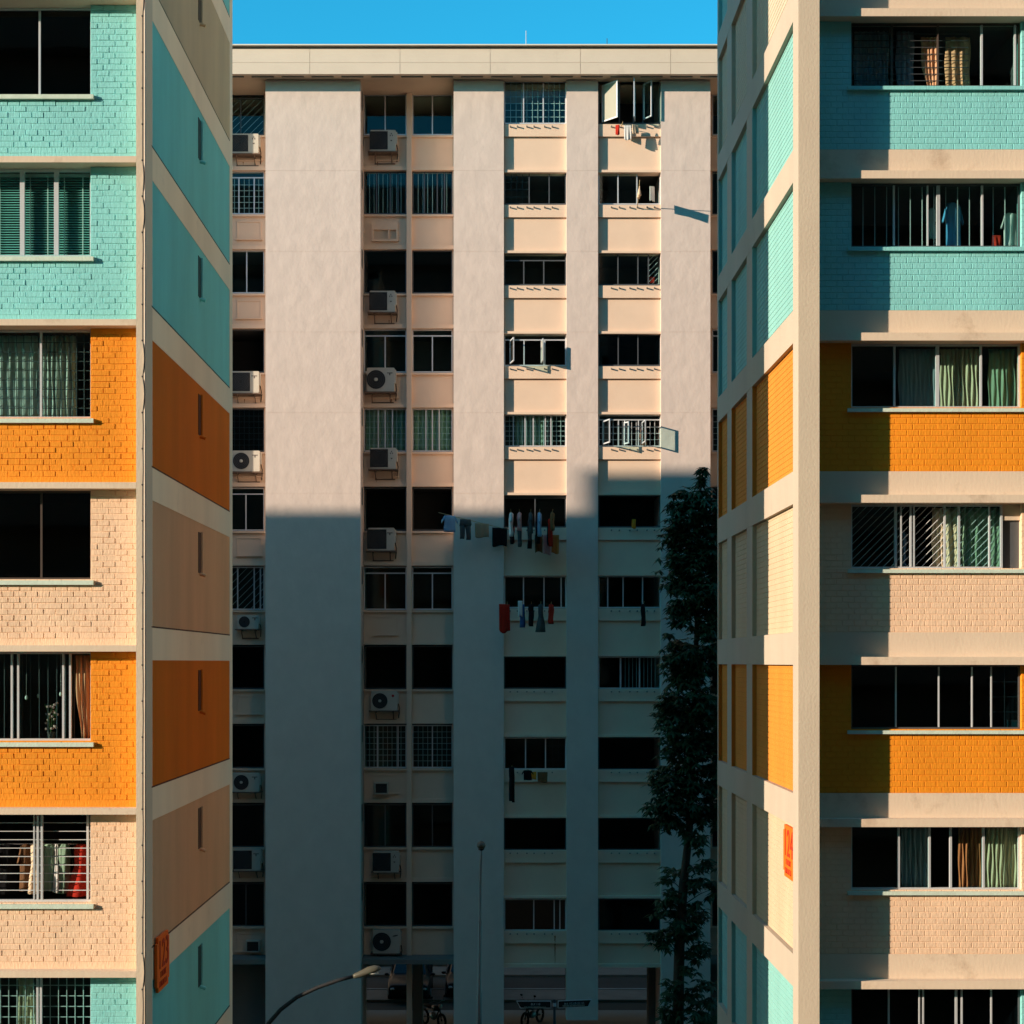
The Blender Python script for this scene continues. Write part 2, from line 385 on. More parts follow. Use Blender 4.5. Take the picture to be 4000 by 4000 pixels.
# ================================================================== GROUND
GD = lambda y: ZC * F / (y - VY)
def slab(name, x0, x1, y0, y1, z, m, kind='structure', h=.3):
    return tag(MB().box(x0, x1, y0, y1, z - h, z).build(name, M[m]), kind=kind)
slab('ground', -900, 900, -300, 1500, 0, 'groundm', h=1)
slab('footpath', -60, 60, GD(3916), GD(3877), .12, 'pave', h=.118)
slab('kerb', -60, 60, GD(3877), GD(3877) + .22, .15, 'kerb', h=.146)
slab('carpark_road', -60, 60, GD(3877) + .22, GD(3818), .004, 'asphalt', h=.003)
slab('verge_path', -60, 60, GD(3818), GD(3786), .12, 'pave', h=.118)
slab('drain', -60, 60, GD(3786), GD(3774), .004, 'asphalt', h=.003)
slab('far_footpath', -60, 60, GD(3774), GD(3740), .12, 'pave', h=.118)
slab('lane', -5.2, 4.6, 28, 58, .004, 'asphalt', h=.003)

# ================================================================== LEFT BLOCK
dL, dLb, dLw = 28.9, 29.15, 29.28            # ledge and corner column / brick / window planes
LX = X(570, dL)                              # plane of its gable
PL = 637 * dL / F                            # storey height
zL = lambda k: Z(634, dL) - (k - 1) * PL     # underside of the ledge over storey k
dLf = dL * (VX - 570) / (VX - 908)           # rear end of the gable
LCOL = {-3: 'peach', -2: 'teal', -1: 'sand', 0: 'teal', 1: 'teal', 2: 'orange', 3: 'peach', 4: 'orange', 5: 'peach', 6: 'teal', 7: 'teal', 8: 'sand'}
LB = thing('apartment_block', (LX, dL, 0), 'left apartment block with colourful brick storeys and a shaded ribbed gable bearing number 123', 'building', 'painted apartment blocks')
XW = -16.5                                    # where the detailed brick front ends
roofL = ZC + 19.93
colw = .165
spec = {  # storey: windows of the bay beside the corner, px edges on the window plane
    -1: dict(mull=[157]),
    0: dict(mull=[155], gm='tint'),
    1: dict(mull=[(87, 18), (220, 18)], gm='glass', fw=10),
    2: dict(mull=[160], gr='vh', gsp=.13, gmat='grille_dark'),
    3: dict(mull=[(162, 8)], fm='brown_frame', gm='tint'),
    4: dict(mull=[46, 71, 247, 274], gr='v', gsp=.15, nopane=(4,), gmat='grille_dark'),
    5: dict(mull=[(133, 5), 147, 163, 342], gr='h', gsp=.115, nopane=(0, 1, 2, 3, 4)),
    6: dict(mull=[146, 160], gr='vh', gsp=.14), 7: dict(mull=[155])}
for k in range(-3, 9):
    c = LCOL[k]; top = zL(k) + .02; bot = zL(k + 1) + .10
    wx0, wx1 = X(-305, dLw), X(361, dLw); wz1 = zL(k) - .005; wz0 = zL(k) - (352 / 234.6) + .0
    cx1 = LX - colw
    mb = MB(); fn = lambda u, v, w_: (u, dLb - w_, v)
    if -1 <= k <= 7:
        zb = bot + .10                      # smooth foot of the brick panel
        pier = X(-480, dLw); w2 = X(-1146, dLw)
        # backing walls
        for a, b, z0, z1 in ((wx1, cx1, wz0, top), (pier, wx0, wz0, top), (XW, w2, wz0, top), (XW, cx1, bot, wz0)):
            mb.box(a, b, dLb, dLb + .3, z0, z1)
        for a, b, z0, z1 in ((wx1 + .003, cx1, wz0, top), (pier, wx0, wz0, top), (XW, w2, wz0, top), (XW, cx1, zb, wz0)):
            bricks(mb, a, b, z0, z1, fn, cx1, wz0, .2, .0996, .013, .0075, True)
        window(LB, -305, 361, VY - (wz1 - ZC) * F / dLw, VY - (wz0 - ZC) * F / dLw, dLw, **{'fw': 8, **spec[k]})
        window(LB, -1146, -480, VY - (wz1 - ZC) * F / dLw, VY - (wz0 - ZC) * F / dLw, dLw, fw=8, mull=[-980, -813, -646], gm='tint')
        sl_ = MB().box(X(-330, 29.08), X(364, 29.08), 29.08, dLw, wz0 - .095, wz0 - .022).build('window_sill', M['sill'], LB)
        MB().box(X(-1170, 29.08), X(-455, 29.08), 29.08, dLw, wz0 - .095, wz0 - .022).build('window_sill', M['sill'], LB)
        MB().box(-75, XW, dLb, dLb + .3, bot, top).build('plain_wall', M[c], LB)
    else:
        mb.box(-75, cx1, dLb, dLb + .3, bot, top)
    mb.build('brick_panel', M[c], LB)
    MB().box(-75, LX - colw + .001, dL, dLb + .3, zL(k), zL(k) + .105 * 1.0).build('sunshade_ledge', M['beam'], LB)
    # ribbed gable panel
    pz1, pz0 = zL(k) - .145, zL(k) - 2.285
    y0, y1 = X(0, 1) * 0 + dL * 1350 / (VX - 592), dL * 1350 / (VX - 897)
    g = MB(); y = y0; sp = .07
    while y < y1 - .01:
        e = min(y + sp, y1); a = y + .020
        g.add([(LX - .045, y, pz0), (LX - .045, a, pz0), (LX - .004, a + .010, pz0), (LX - .004, e - .010, pz0), (LX - .045, e, pz0),
               (LX - .045, y, pz1), (LX - .045, a, pz1), (LX - .004, a + .010, pz1), (LX - .004, e - .010, pz1), (LX - .045, e, pz1)],
              [(i, i + 1, i + 6, i + 5) for i in range(4)])
        y = e
    gp = g.build('ribbed_panel', M['rib_' + c], LB)
    MB().box(LX - .04, LX + .002, y0, y1, pz0 - .022, pz0 + .004).build('panel_joint', M['slot_' + c], gp)  # dark strip painted as the shadow gap under the ribs
    if -2 <= k <= 7:    # narrow overflow slot, its inner shade a dark painted box, with its spout
        sy = dL * 1350 / (VX - 781); sz = pz0 + 1.15
        v = MB(); v.box(LX - .02, LX + .003, sy - .17, sy + .12, sz, sz + .80)
        vs = v.build('overflow_slot', M['slot_' + c], gp)
        v = MB(); v.box(LX - .02, LX + .035, sy + .12, sy + .15, sz, sz + .82); v.build('slot_jamb', M['rib_' + c], gp)
        v = MB(); v.tube([(LX - .02, sy + .03, sz - .02), (LX + .05, sy + .02, sz - .03), (LX + .12, sy + .01, sz - .06)], .035, 8)
        v.build('spout', M['rib_' + c], gp)
g = MB()                                     # gable wall: bands, corner strip, rear strip
y0, y1 = dL * 1350 / (VX - 592), dL * 1350 / (VX - 897)
for k in range(-3, 10):
    g.box(LX - .3, LX, y0, y1, zL(k) - .145 if k < 9 else 0, zL(k - 1) - 2.285 if k > -3 else roofL)
g.box(LX - .3, LX, y1, dLf, 0, roofL); g.box(LX - .3, LX, dLb + .3, y0, 0, roofL)
g.box(LX - .35, LX - .047, y0 - .02, y1 + .02, 0, roofL)
g.build('gable_wall', M['gable_cream'], LB)
MB().box(LX - colw + .002, LX + .001, dL, dLb + .3, 0, roofL).build('corner_column', M['cream'], LB)
b = MB(); b.box(-75, LX - .3, dLf - .3, dLf, 0, roofL); b.box(-75.3, -75, dLb, dLf, 0, roofL); b.build('rear_wall', M['rear'], LB)
b = MB(); b.box(-75.4, LX + .05, dL - .05, dLf, roofL - .35, roofL); b.build('roof', M['cream'], LB)
xa = X(2275, 61.9) - (61.9 - dLf) / .45
MB().box(xa, xa + 13, dLf - 5, dLf, roofL, roofL + 1.45).build('roof_tank_room', M['cream'], LB)
MB().box(-75, LX - colw, dLb, dLb + .3, 0, zL(9)).build('base_wall', M['cream'], LB)
# conduit and cable on the corner column
MB().tube([(X(566.5, dL), dL - .022, 0), (X(566.5, dL), dL - .022, roofL)], .016, 8).build('conduit', M['conduit'], LB, True)
mb = MB(); pts = []; i = 0; z = zL(-1)
r2 = random.Random(4)
while z > 2:
    bow = r2.choice([0, 0, .012, .03, .045])
    for t in range(8):
        s = math.sin(math.pi * t / 8)
        pts.append((X(559, dL) + bow * s * .8, dL - .012 - bow * s, z - .6 * t / 8))
    mb.box(X(559, dL) - .022, X(559, dL) + .022, dL - .028, dL - .002, z - .012, z + .012); z -= .6
mb.tube(pts, .013, 6)
mb.build('cable', M['cable'], LB, True)

# ================================================================== RIGHT BLOCK
dR, dRl, dRb, dRm, dRs, dRw = 30.0, 30.36, 30.62, 30.60, 30.55, 30.69    # fin / ledge / brick / beam / sill / window
RX = X(3122, dR); RXf = X(3201, dR)
PR = 633.5 * dRl / F
zR = lambda k: Z(2597, dRl) - k * PR          # underside of the ledge above storey k
RCOL = {-7: 'peach', -6: 'teal', -5: 'sand', -4: 'teal', -3: 'teal', -2: 'orange', -1: 'peach', 0: 'orange', 1: 'peach', 2: 'teal', 3: 'teal', 4: 'sand'}
roofR = ZC + 55  # unseen height, raised to block sky and bounce sun across the gap
RB = thing('apartment_block', (RX, dR, 0), 'right apartment block with teal, orange and peach brick storeys and a sunlit framed gable', 'building', 'painted apartment blocks')
XE = 17.0
rspec = {
    -5: dict(mull=[3490, 3660, 3830]),
    -4: dict(mull=[(3484, 9, 'brown_frame'), (3664, 5, 'brown_frame'), (3835, 7), (3965, 7)], fm='brown_frame', mm='alu', gr='h', gsp=.10, grx=(3335, 3790), gmat='grille_dark', nopane=(1,)),
    -3: dict(mull=[3492, (3624, 5), (3661, 4), 3668, 3837], fm='dark_frame', mm='alu', gr='v', gsp=.21, gmat='grille'),
    -2: dict(mull=[3494, (3662, 13), 3832], gm='glass'),
    -1: dict(mull=[(3499, 9), (3520, 5), (3558, 6), (3570, 6), (3691, 6), (3746, 8), (3865, 5), (3912, 8)], gr='d', gsp=.085, nopane=(2, 3, 4), gmat='grille'),
    0: dict(mull=[(3500, 5), (3667, 5), (3797, 5), (3872, 5)], fm='dark_frame', mm='alu', gr='vh', gsp=.2, grx=(3880, 3980), gm='tint'),
    1: dict(mull=[(3511, 8), (3631, 8), (3714, 8), (3842, 8)], nopane=(2,)),
    2: dict(mull=[(3472, 6), (3591, 5), (3606, 6), (3735, 9), (3757, 6), (3872, 6)], fm='dark_frame', mm='alu', gm='tint'),
    3: dict(mull=[3490, 3660, 3830])}
for k in range(-7, 5):
    c = RCOL[k]; top = zR(k) + .02; bt = zR(k + 1) + .575; wz1 = zR(k) - .004
    wz0 = Z(1594, dRw) - (k + 2) * PR
    wl, wr = X(3322, dRw), X(3985, dRw); w2l, w2r = X(4150, dRw), X(4810, dRw)
    fn = lambda u, v, w_: (u, dRb - w_, v); mb = MB()
    if -5 <= k <= 3:
        rects = [(RXf - .02, wl, wz0, top), (wr, w2l, wz0, top), (w2r, XE, wz0, top), (RXf - .02, XE, bt, wz0)]
        for a, b, z0, z1 in rects:
            mb.box(a, b, dRb, dRb + .25, z0, z1)
            bricks(mb, a, b, z0, z1, fn, RXf, bt, .2075, .1045, .012, .0065)
        Y = lambda z: VY - (z - ZC) * F / dRw
        window(RB, 3322, 3985 if k != -1 else 3916, Y(wz1), Y(wz0), dRw, **{'fw': 7, 'room': 3.0, **rspec[k]})
        window(RB, 4150, 4810, Y(wz1), Y(wz0), dRw, fw=7, mull=[4315, 4480, 4645], gm='tint')
        if k == -1:   # short panel with an infill unit beside the diagonal grille
            MB().box(X(3916, dRw) + .004, wr, dRw + .01, dRw + .2, Z(2032, dRw), wz1).build('window_infill', M['cream'], RB)
            q = MB(); q.box(X(3916, dRw) + .004, wr, dRw + .06, dRw + .2, wz0, Z(2034, dRw)); q.build('window_infill', M['dark_frame'], RB)
        for a, b in ((3312, 4005), (4130, 4830)):
            MB().box(X(a, dRs), X(b, dRs), dRs, dRw + .02, wz0 - .085, wz0 - .022 + .0).build('window_sill', M['sill' if c != 'teal' else 'teal'], RB)
        MB().box(XE, 60, dRb, dRb + .25, bt, top).build('plain_wall', M[c], RB)
    else:
        mb.box(RXf - .02, 60, dRb, dRb + .25, bt, top)
    mb.build('brick_panel', M[c], RB)
    MB().box(RXf - .02, 60, dRm, dRb + .25, zR(k) + .14, zR(k) + .575).build('floor_beam', M['beam'], RB)
    MB().box(RXf - .02, 60, dRl, dRb + .25, zR(k), zR(k) + .139).build('sunshade_ledge', M['beam'], RB)
    # recessed brick panels of the gable, three bays
    for a, b in ((3088, 2938), (2916, 2857), (2840, 2806)):
        ya, yb = RX * F / (a - VX), RX * F / (b - VX)
        if a == 3088: ya = dR + .55
        pz1, pz0 = zR(k), zR(k + 1) + .575
        g = MB(); g.box(RX + .095, RX + .3, ya, yb, pz0, pz1)
        if -6 <= k <= 3:
            bricks(g, ya, yb, pz0, pz1, lambda u, v, w_: (RX + .095 - w_, u, v), ya, pz0, .2075, .1045, .014, .008)
        # painted reveal on the far column
        g.box(RX + .003, RX + .094, yb, yb + .012, pz0, pz1)
        g.build('gable_panel', M['gab_' + c] if k < 3 else M['void'], RB)  # unseen low panels darkened to cut bounce onto the left gable
dRf = RX * F / (2802 - VX)
g = MB()
for k in range(-7, 6):
    g.box(RX, RX + .3, dR + .45, dRf, zR(k) if k > -7 else zR(k), (zR(k) + .574))
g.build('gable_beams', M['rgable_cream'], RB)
g = MB()
for a, b in ((2938, 2916), (2857, 2840), (2806, 2802)):
    g.box(RX + .004, RX + .3, RX * F / (a - VX) + .013, RX * F / (b - VX), 0, roofR)
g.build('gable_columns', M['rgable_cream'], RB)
MB().box(RX - .003, RXf, dR, dR + .55, 0, roofR).build('corner_fin', M['cream'], RB)
MB().box(RX - .012, RX - .0035, dR + .004, dR + .55, 0, roofR).build('gable_edge_strip', M['rgable_cream'], RB)  # added strip, darker so the fin's sunlit side does not burn out
MB().box(RX + .3, RXf, dR + .55, dRb + .3, 0, roofR).build('inner_wall', M['cream'], RB)
b = MB(); b.box(RX + .31, 60, dRf - .3, dRf, 0, roofR); b.box(60, 60.3, dRb, dRf, 0, roofR); b.box(RX + .31, RX + .5, dRb + .3, dRf - .3, 0, roofR); b.build('rear_wall', M['rear'], RB)
MB().box(RX - .05, 60.4, dR - .05, dRf + .05, roofR, roofR + .35).build('roof', M['cream'], RB)
MB().box(RX, RX + .3, dR + .56, dRf, zR(-7) + .58, roofR).build('upper_gable_wall', M['coping'], RB)  # unseen pale wall above the view, added to bounce sun onto the left gable
MB().box(RXf, 60, dRb, dRb + .25, zR(-7) + .58, roofR).build('upper_wall', M['peach'], RB)
MB().box(RX + .02, 60, dRb + .02, dRb + .3, 0, zR(5) - .01).build('base_wall', M['cream'], RB)

# ================================================================== CENTRE BLOCK
dC, dCs, dCp, dCw, dE = 61.9, 61.98, 62.065, 62.16, 61.25      # columns / pole strip / spandrel / window / eave fascia
dD, dDs, dDb, dDw, dDp = 63.4, 63.46, 63.5, 63.6, 63.33         # deep bays: slab / sill / spandrel / window / middle pillar
CB = thing('apartment_block', (0, dC, 0), 'cream slab apartment block behind, with white columns and a flat roof', 'building')
zroof = Z(191, dE); zeave = Z(289, dE)
colz0 = {0: 0, 1: 0, 2: 0, 3: Z(3986, dC), 4: 0, 5: 0}
cols = [(-4860, 690), (1037, 1408), (1772, 1968), (2213, 2336), (2582, 2775), (3140, 3500)]  # first span is an unseen wall, lengthened to shade the car park
for i, (a, b) in enumerate(cols):
    dep = 3.0
    q = MB(); e_ = dC + (dep if i != 3 else .9)
    q.box(X(a, dC) + .006, X(b, dC) - .006, dC + .006, e_, colz0[i] + .003, zeave + .002)
    zs = [colz0[i]] + [z_ for z_ in (Z(667 + 315.2 * n, dC) for n in range(9, -1, -1)) if z_ > colz0[i] + .3] + [zeave + .001]
    for z0_, z1_ in zip(zs[:-1], zs[1:]): q.box(X(a, dC), X(b, dC), dC, e_ - .004, z0_ + .007, z1_ - .007)
    q.build('column', M['column'], CB)
MB().box(X(1930, dC), X(2330, dC) - .3, dC + 6, dC + 6.3, 0, Z(3779, 62)).build('void_wall', M['void'], CB) if 0 else None
# roof: fascia with joints, coping, eave soffit
x0, x1 = -62, X(3700, dE)
mb = MB(); js = [x0] + [X(1210 + 352.5 * i, dE) for i in range(-2, 7)] + [x1]
zm = Z(244.5, dE)
for a, b in zip(js[:-1], js[1:]):
    mb.box(a + .008, b - .008, dE, dE + .2, zeave, zm - .006); mb.box(a + .008, b - .008, dE + .006, dE + .2, zm + .006, zroof)
mb.box(x0, x1, dE + .02, dE + .2, zeave + .01, zroof - .01)
mb.build('roof_fascia', M['fascia'], CB)
MB().box(x0, x1, dE - .12, dE + .35, zroof + .09, Z(172, dE - .12)).build('roof_coping', M['coping'], CB)
MB().box(x0, x1, dE + .12, dE + .4, zroof, zroof + .09).build('coping_recess', M['void'], CB)
MB().box(x0, x1, dE + .2, dC + 10, zeave + .02, zeave + .3).build('roof_soffit', M['soffit'], CB)
MB().box(x0, x1, dE + .35, dC + 10, zeave + .3, zroof - .1).build('roof', M['fascia'], CB)
mb = MB(); i = x0 + .5
while i < x1 - 1: mb.box(i, i + .78, dE + .22, dE + .3, zeave - .03, zeave + .02); i += 1.06
mb.build('eave_batten', M['void'], CB)
# shallow bays C and D
TN = lambda n: 348 + 315.2 * (n + 1)
bayC = {-1: dict(mull=[2045, 2122], gr='vh', gsp=.19), 0: dict(mull=[(2067, 4), (2145, 4)], fm='dark_frame', gr='vh', gsp=.2, grx=(1975, 2062), gmat='grille_dark'), 1: dict(mull=[2046, 2124], trans=1018, fm='dark_frame'),
        2: dict(mull=[2047, (2126, 9)], trans=1328, nopane=(0, 1, 2)), 3: dict(mull=[(2005, 4), 2051, 2083, 2130, 2152], gr='vh', gsp=.15), 4: dict(mull=[2090], trans=1945, fm='dark_frame', nopane=(0,)),
        5: dict(mull=[2045, 2125, 2192]), 6: dict(fm='dark_frame', nopane=(0,)), 7: dict(mull=[2053, 2131], gr='vh', gsp=.2, grx=(2136, 2205), gmat='grille_dark'), 8: dict(fm='dark_frame', nopane=(0,)), 9: dict(mull=[2085, 2165, 2187])}
bayD = {-1: dict(fm='dark_frame', mull=[2420, 2475, 2512], nopane=(0, 1, 2)), 0: dict(mull=[2414, 2488], nopane=(2,)), 1: dict(mull=[2414, 2492, 2533], gr='d', gsp=.12, grx=(2536, 2570), fm='dark_frame'),
        2: dict(mull=[(2415, 4), (2492, 4)], fm='dark_frame', gm='tint'), 3: dict(mull=[(2416, 4), 2440, (2494, 4)], trans=1640, gr='vh', gsp=.17, nopane=(0, 1, 2, 3)), 4: dict(fm='dark_frame', nopane=(0,)),
        5: dict(mull=[2374, 2434, 2510]), 6: dict(mull=[(2424, 6), 2498], gr='v', gsp=.13, grx=(2428, 2575)), 7: dict(fm='dark_frame', nopane=(0,)), 8: dict(fm='dark_frame', nopane=(0,)), 9: dict(fm='dark_frame', gm='tint')}
nsock = 0; rest = MB()
for (bx0, bx1, sp, offs) in ((1968, 2213, bayC, (25, 53, 90, 118, 159, 189)), (2336, 2582, bayD, (52, 83, 124, 153, 191, 220))):
    a, b = X(bx0, dC) - .01, X(bx1, dC) + .01
    for n in range(-1, 10):
        T = TN(n)
        if n > -1: MB().box(a, b, 61.96, dCw + .3, Z(T + 9.5, 61.96), Z(T, 61.96)).build('floor_beam', M['spandrel'], CB)
        else: MB().box(a, b, dCw - .02, dCw + .3, Z(317, dCw), zeave + .02).build('floor_beam', M['soffit'], CB)
        window(CB, bx0 + 1, bx1 - 1, (T + 11) if n > -1 else 317, T + 136, dCw, **{'fw': 4.5, **sp[n]})
        st = MB().box(a, b, dCs, dCw + .25, Z(T + 185, dCs), Z(T + 137, dCs)).build('pole_ledge', M['spandrel'], CB)
        zb = Z(T + 315.4, 61.96) if n < 9 else Z(3766, 61.96)
        MB().box(a, b, dCp, dCw + .25, zb, Z(T + 185, dCs)).build('spandrel', M['spandrel'], CB)
        for o in offs:
            q = MB() if nsock < 100 else rest
            xx, zz = X(bx0 + o, dCs), Z(T + 148, dCs)
            q.tube([(xx, dCs + .02, zz), (xx, dCs - .10, zz + .005)], .026, 8)
            if nsock < 100: q.build('pole_socket', M['void'], st)
            nsock += 1
    MB().box(a, b, 61.96, dCw + .3, Z(3779, 61.96), Z(3766, 61.96)).build('floor_beam', M['spandrel'], CB)
tag(rest.build('pole_socket', M['void'], CB), kind='stuff')
# deep bays A, B, E
SN = lambda n: 340 + 309 * (n + 1)
def deepwin(n, i):   # window style of deep bay by floor
    return {-1: dict(m=.5), 0: dict(m=(.3, .62, .8), fm='dark_frame', gr='v'), 1: dict(gm='tint', fm='dark_frame'), 2: dict(m=(.5,), t=1), 3: dict(m=(.34, .5, .67), gr='vh'), 4: dict(fm='dark_frame', np=1),
            5: dict(m=(.5,), t=1), 6: dict(fm='dark_frame', np=1), 7: dict(m=(.32, .80) if i == 0 else (.5,), gr='vh'), 8: dict(m=(.5,), fm='dark_frame', gm='tint'), 9: dict(fm='dark_frame', np=1)}[n]
aspec = {-1: dict(m=(.42,), t=1, gr='d', fm='dark_frame'), 0: dict(m=(.38, .75), t=1, gr='vh'), 1: dict(m=(.57,)), 2: dict(fm='dark_frame', np=1), 3: dict(fm='dark_frame', gr='vh', gm='tint'), 4: dict(m=(.55,), t=1),
         5: dict(m=(.35, .75, .9), gr='d'), 6: dict(fm='dark_frame', np=1), 7: dict(fm='dark_frame', np=1), 8: dict(fm='dark_frame', gm='tint'), 9: dict(m=(.55,), fm='dark_frame', gm='tint')}
for name, px0, px1, wins in (('A', 690, 1037, ((703, 852), (872, 1033))), ('B', 1408, 1772, ((1421, 1588), (1610, 1768))), ('E', 2775, 3140, ((2781, 2955), (2975, 3135)))):
    a, b = X(px0, dD) - .35, X(px1, dD) + .35
    a = max(a, X(px0, dC) + .002); b = min(b, X(px1, dC) - .002)
    for n in range(-1, 10):
        s = SN(n); zt = Z(s, dD)
        if n > -1: MB().box(a, b, dD + .01, dDw + .3, Z(s + 15, dD), zt).build('floor_slab', M['spandrel'], CB)
        else: MB().box(a, b, dDw - .02, dDw + .3, Z(368, dDw), zeave + .02).build('floor_slab', M['soffit'], CB)
        zw0 = Z(s + 188, dDw)
        for i, (u0, u1) in enumerate(wins):
            q = dict(aspec[n]) if name == 'A' and i == 1 else dict(deepwin(n, i))
            m_ = q.get('m', ()); m_ = m_ if isinstance(m_, tuple) else (m_,)
            kw = dict(mull=[u0 + (u1 - u0) * f_ for f_ in m_], fm=q.get('fm', 'alu'), gm=q.get('gm', 'glass'), gr=q.get('gr'), gsp=.17, gmat='grille')
            if q.get('t'): kw['trans'] = s + 45
            if q.get('np'): kw['nopane'] = (0,)
            window(CB, u0, u1, (s + 20) if n > -1 else 370, s + 188, dDw, fw=4.5, **kw)
            MB().box(X(u0 - 6, dDs), X(u1 + 3, dDs), dDs - .06, dDw + .05, Z(s + 197, dDs), Z(s + 190, dDs)).build('window_sill', M['spandrel'], CB)
        MB().box(a, b, dDb, dDw + .3, Z(s + 309, dD) if n < 9 else Z(3742, dD), Z(s + 190.5, dDs)).build('spandrel', M['spandrel'], CB)
    MB().box(X(wins[0][1], dDp), X(wins[1][0] - 2, dDp), dDp, dDw + .2, Z(3748, dDp) if name != 'B' else 0, zeave + .01).build('bay_pillar', M['spandrel'], CB)
    q = MB(); q.box(a, X(wins[0][0] + 1, dDw), dDw - .03, dDw + .3, Z(3748, dDw), zeave); q.box(X(wins[1][1] - 1, dDw), b, dDw - .03, dDw + .3, Z(3748, dDw), zeave); q.build('bay_wall', M['spandrel'], CB)
    MB().box(a, b, dD - .06, dDw + .3, Z(3749, dD), Z(3741, dD)).build('floor_slab', M['spandrel'], CB)
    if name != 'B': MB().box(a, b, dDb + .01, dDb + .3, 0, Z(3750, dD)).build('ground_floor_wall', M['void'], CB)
# raised mouldings on the deep bay spandrels, small openings on the side of the wide column
for px0, px1, ns in ((925, 1020, (-1, 0, 1, 2, 3, 4, 6, 9)), (1458, 1553, (-1, 0, 2, 3, 5, 7))):
    for n in ns:
        s = SN(n); mb = MB(); yy = dDb - .025
        u0, u1, v0, v1 = X(px0, yy), X(px1, yy), Z(s + 285, yy), Z(s + 215, yy); t = .035
        mb.box(u0, u1, yy, dDb + .01, v1 - t, v1); mb.box(u0 - .05, u1 + .05, yy - .06, dDb + .01, v0 - t, v0)
        mb.box(u0, u0 + t, yy + .002, dDb + .01, v0, v1 - t); mb.box(u1 - t, u1, yy + .002, dDb + .01, v0, v1 - t)
        mb.build('panel_moulding', M['spandrel'], CB)
mb = MB()
for n in range(-1, 10):
    z = Z(SN(n) + 20, 62.7); mb.box(X(1408, dC) - .05, X(1408, dC) + .012, 62.5, 62.9, z - .62, z)
mb.build('side_vents', M['dark_frame'], CB)
# rust streaks that run down from a socket and from bracket feet
M['ruststain'] = mat('rust_streak', (.30, .12, .04), .95, .3, 6)
def streak(px, py0, py1, d, w_, seed):
    r = random.Random(seed); n = 9; L = []; Rr = []
    for i in range(n + 1):
        f_ = i / n; z = Z(py0 + (py1 - py0) * f_, d); hw = w_ * (1 - .75 * f_) * r.uniform(.6, 1.2); c = X(px, d) + r.uniform(-.2, .2) * w_
        L.append((c - hw, z)); Rr.append((c + hw, z))
    MB().prism(L + Rr[::-1], lambda u, v, q: (u, d - .003 + q, v), .004).build('rust_streak', M['ruststain'], CB)
streak(2168, 3655, 3683, dCs, .03, 1); streak(2168, 3686, 3765, dCp, .022, 2)
for px, n in ((1475, -1), (1520, 1), (1470, 3), (950, -1), (955, 2), (1530, 2)): streak(px, SN(n) + 292, SN(n) + 307, dDb, .02, n + px)
# outer shell and void deck
zc_ = Z(3779, 61.96)
mb = MB(); mb.box(x0 + .2, x1 - .2, dC + 9.7, dC + 10, zc_, zeave + .02); mb.box(x0 + .2, x0 + .5, dC + .5, dC + 9.7, zc_, zeave + .02); mb.box(x1 - .5, x1 - .2, dC + .5, dC + 9.7, zc_, zeave + .02)
mb.build('rear_wall', M['column'], CB)
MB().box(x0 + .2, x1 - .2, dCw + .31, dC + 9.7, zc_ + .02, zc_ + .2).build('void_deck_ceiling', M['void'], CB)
for px0, px1, d_ in ((1612, 1650, 65.5), (2534, 2590, 64.0), (2010, 2040, 71.0), (1450, 1480, 71.2)):
    if d_ > 70: continue
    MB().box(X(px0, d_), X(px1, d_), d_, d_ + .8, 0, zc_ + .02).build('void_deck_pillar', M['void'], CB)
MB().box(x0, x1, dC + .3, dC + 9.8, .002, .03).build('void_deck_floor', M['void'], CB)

# roof antennas
for px, h, lab in ((2055, .55, 'thin white antenna rod standing on the roof edge, the taller one'), (2372, .28, 'short dark antenna rod standing on the roof edge')):
    mb = MB(); xx, zz = X(px, dE), Z(172, dE - .12)
    mb.tube([(xx, dE + .1, zz - .02), (xx, dE + .1, zz + h)], .012, 6); mb.box(xx - .08, xx + .1, dE + .04, dE + .16, zz, zz + .05)
    tag(mb.build('antenna', M['grille' if h > .4 else 'grille_dark']), lab, 'antenna')

# ================================================================== THE UNSEEN BLOCK THE PICTURE WAS TAKEN FROM, SIZED AND DARKENED FOR THE LIGHT
VB = thing('apartment_block', (0, -2, 0), 'long cream access corridor block opposite, behind the viewpoint', 'building')
MB().box(-44, 120, -12, -2.4, 0, 50).build('wall', M['rear'], VB)
for i in range(17):
    MB().box(-44, 120, -2.4, -1.2, 2.6 + 2.75 * i, 2.8 + 2.75 * i).build('corridor_slab', M['rear'], VB)
    if i < 16: MB().box(-44, 120, -1.3, -1.2, 2.8 + 2.75 * i, 3.75 + 2.75 * i).build('parapet', M['rear'], VB)

FB = thing('apartment_block', (0, 96, 0), 'long pale block beyond the car park, hidden behind the cream block', 'building')  # unseen, added to dim the sky over the car park and its reflections
MB().box(-110, 110, 96, 106, 0, 45).build('wall', M['soffit'], FB)
for i in range(15): MB().box(-110, 110, 95.97, 96.0 - .003, 3.4 + 2.8 * i, 4.7 + 2.8 * i).build('window_band', M['dark_frame'], FB)

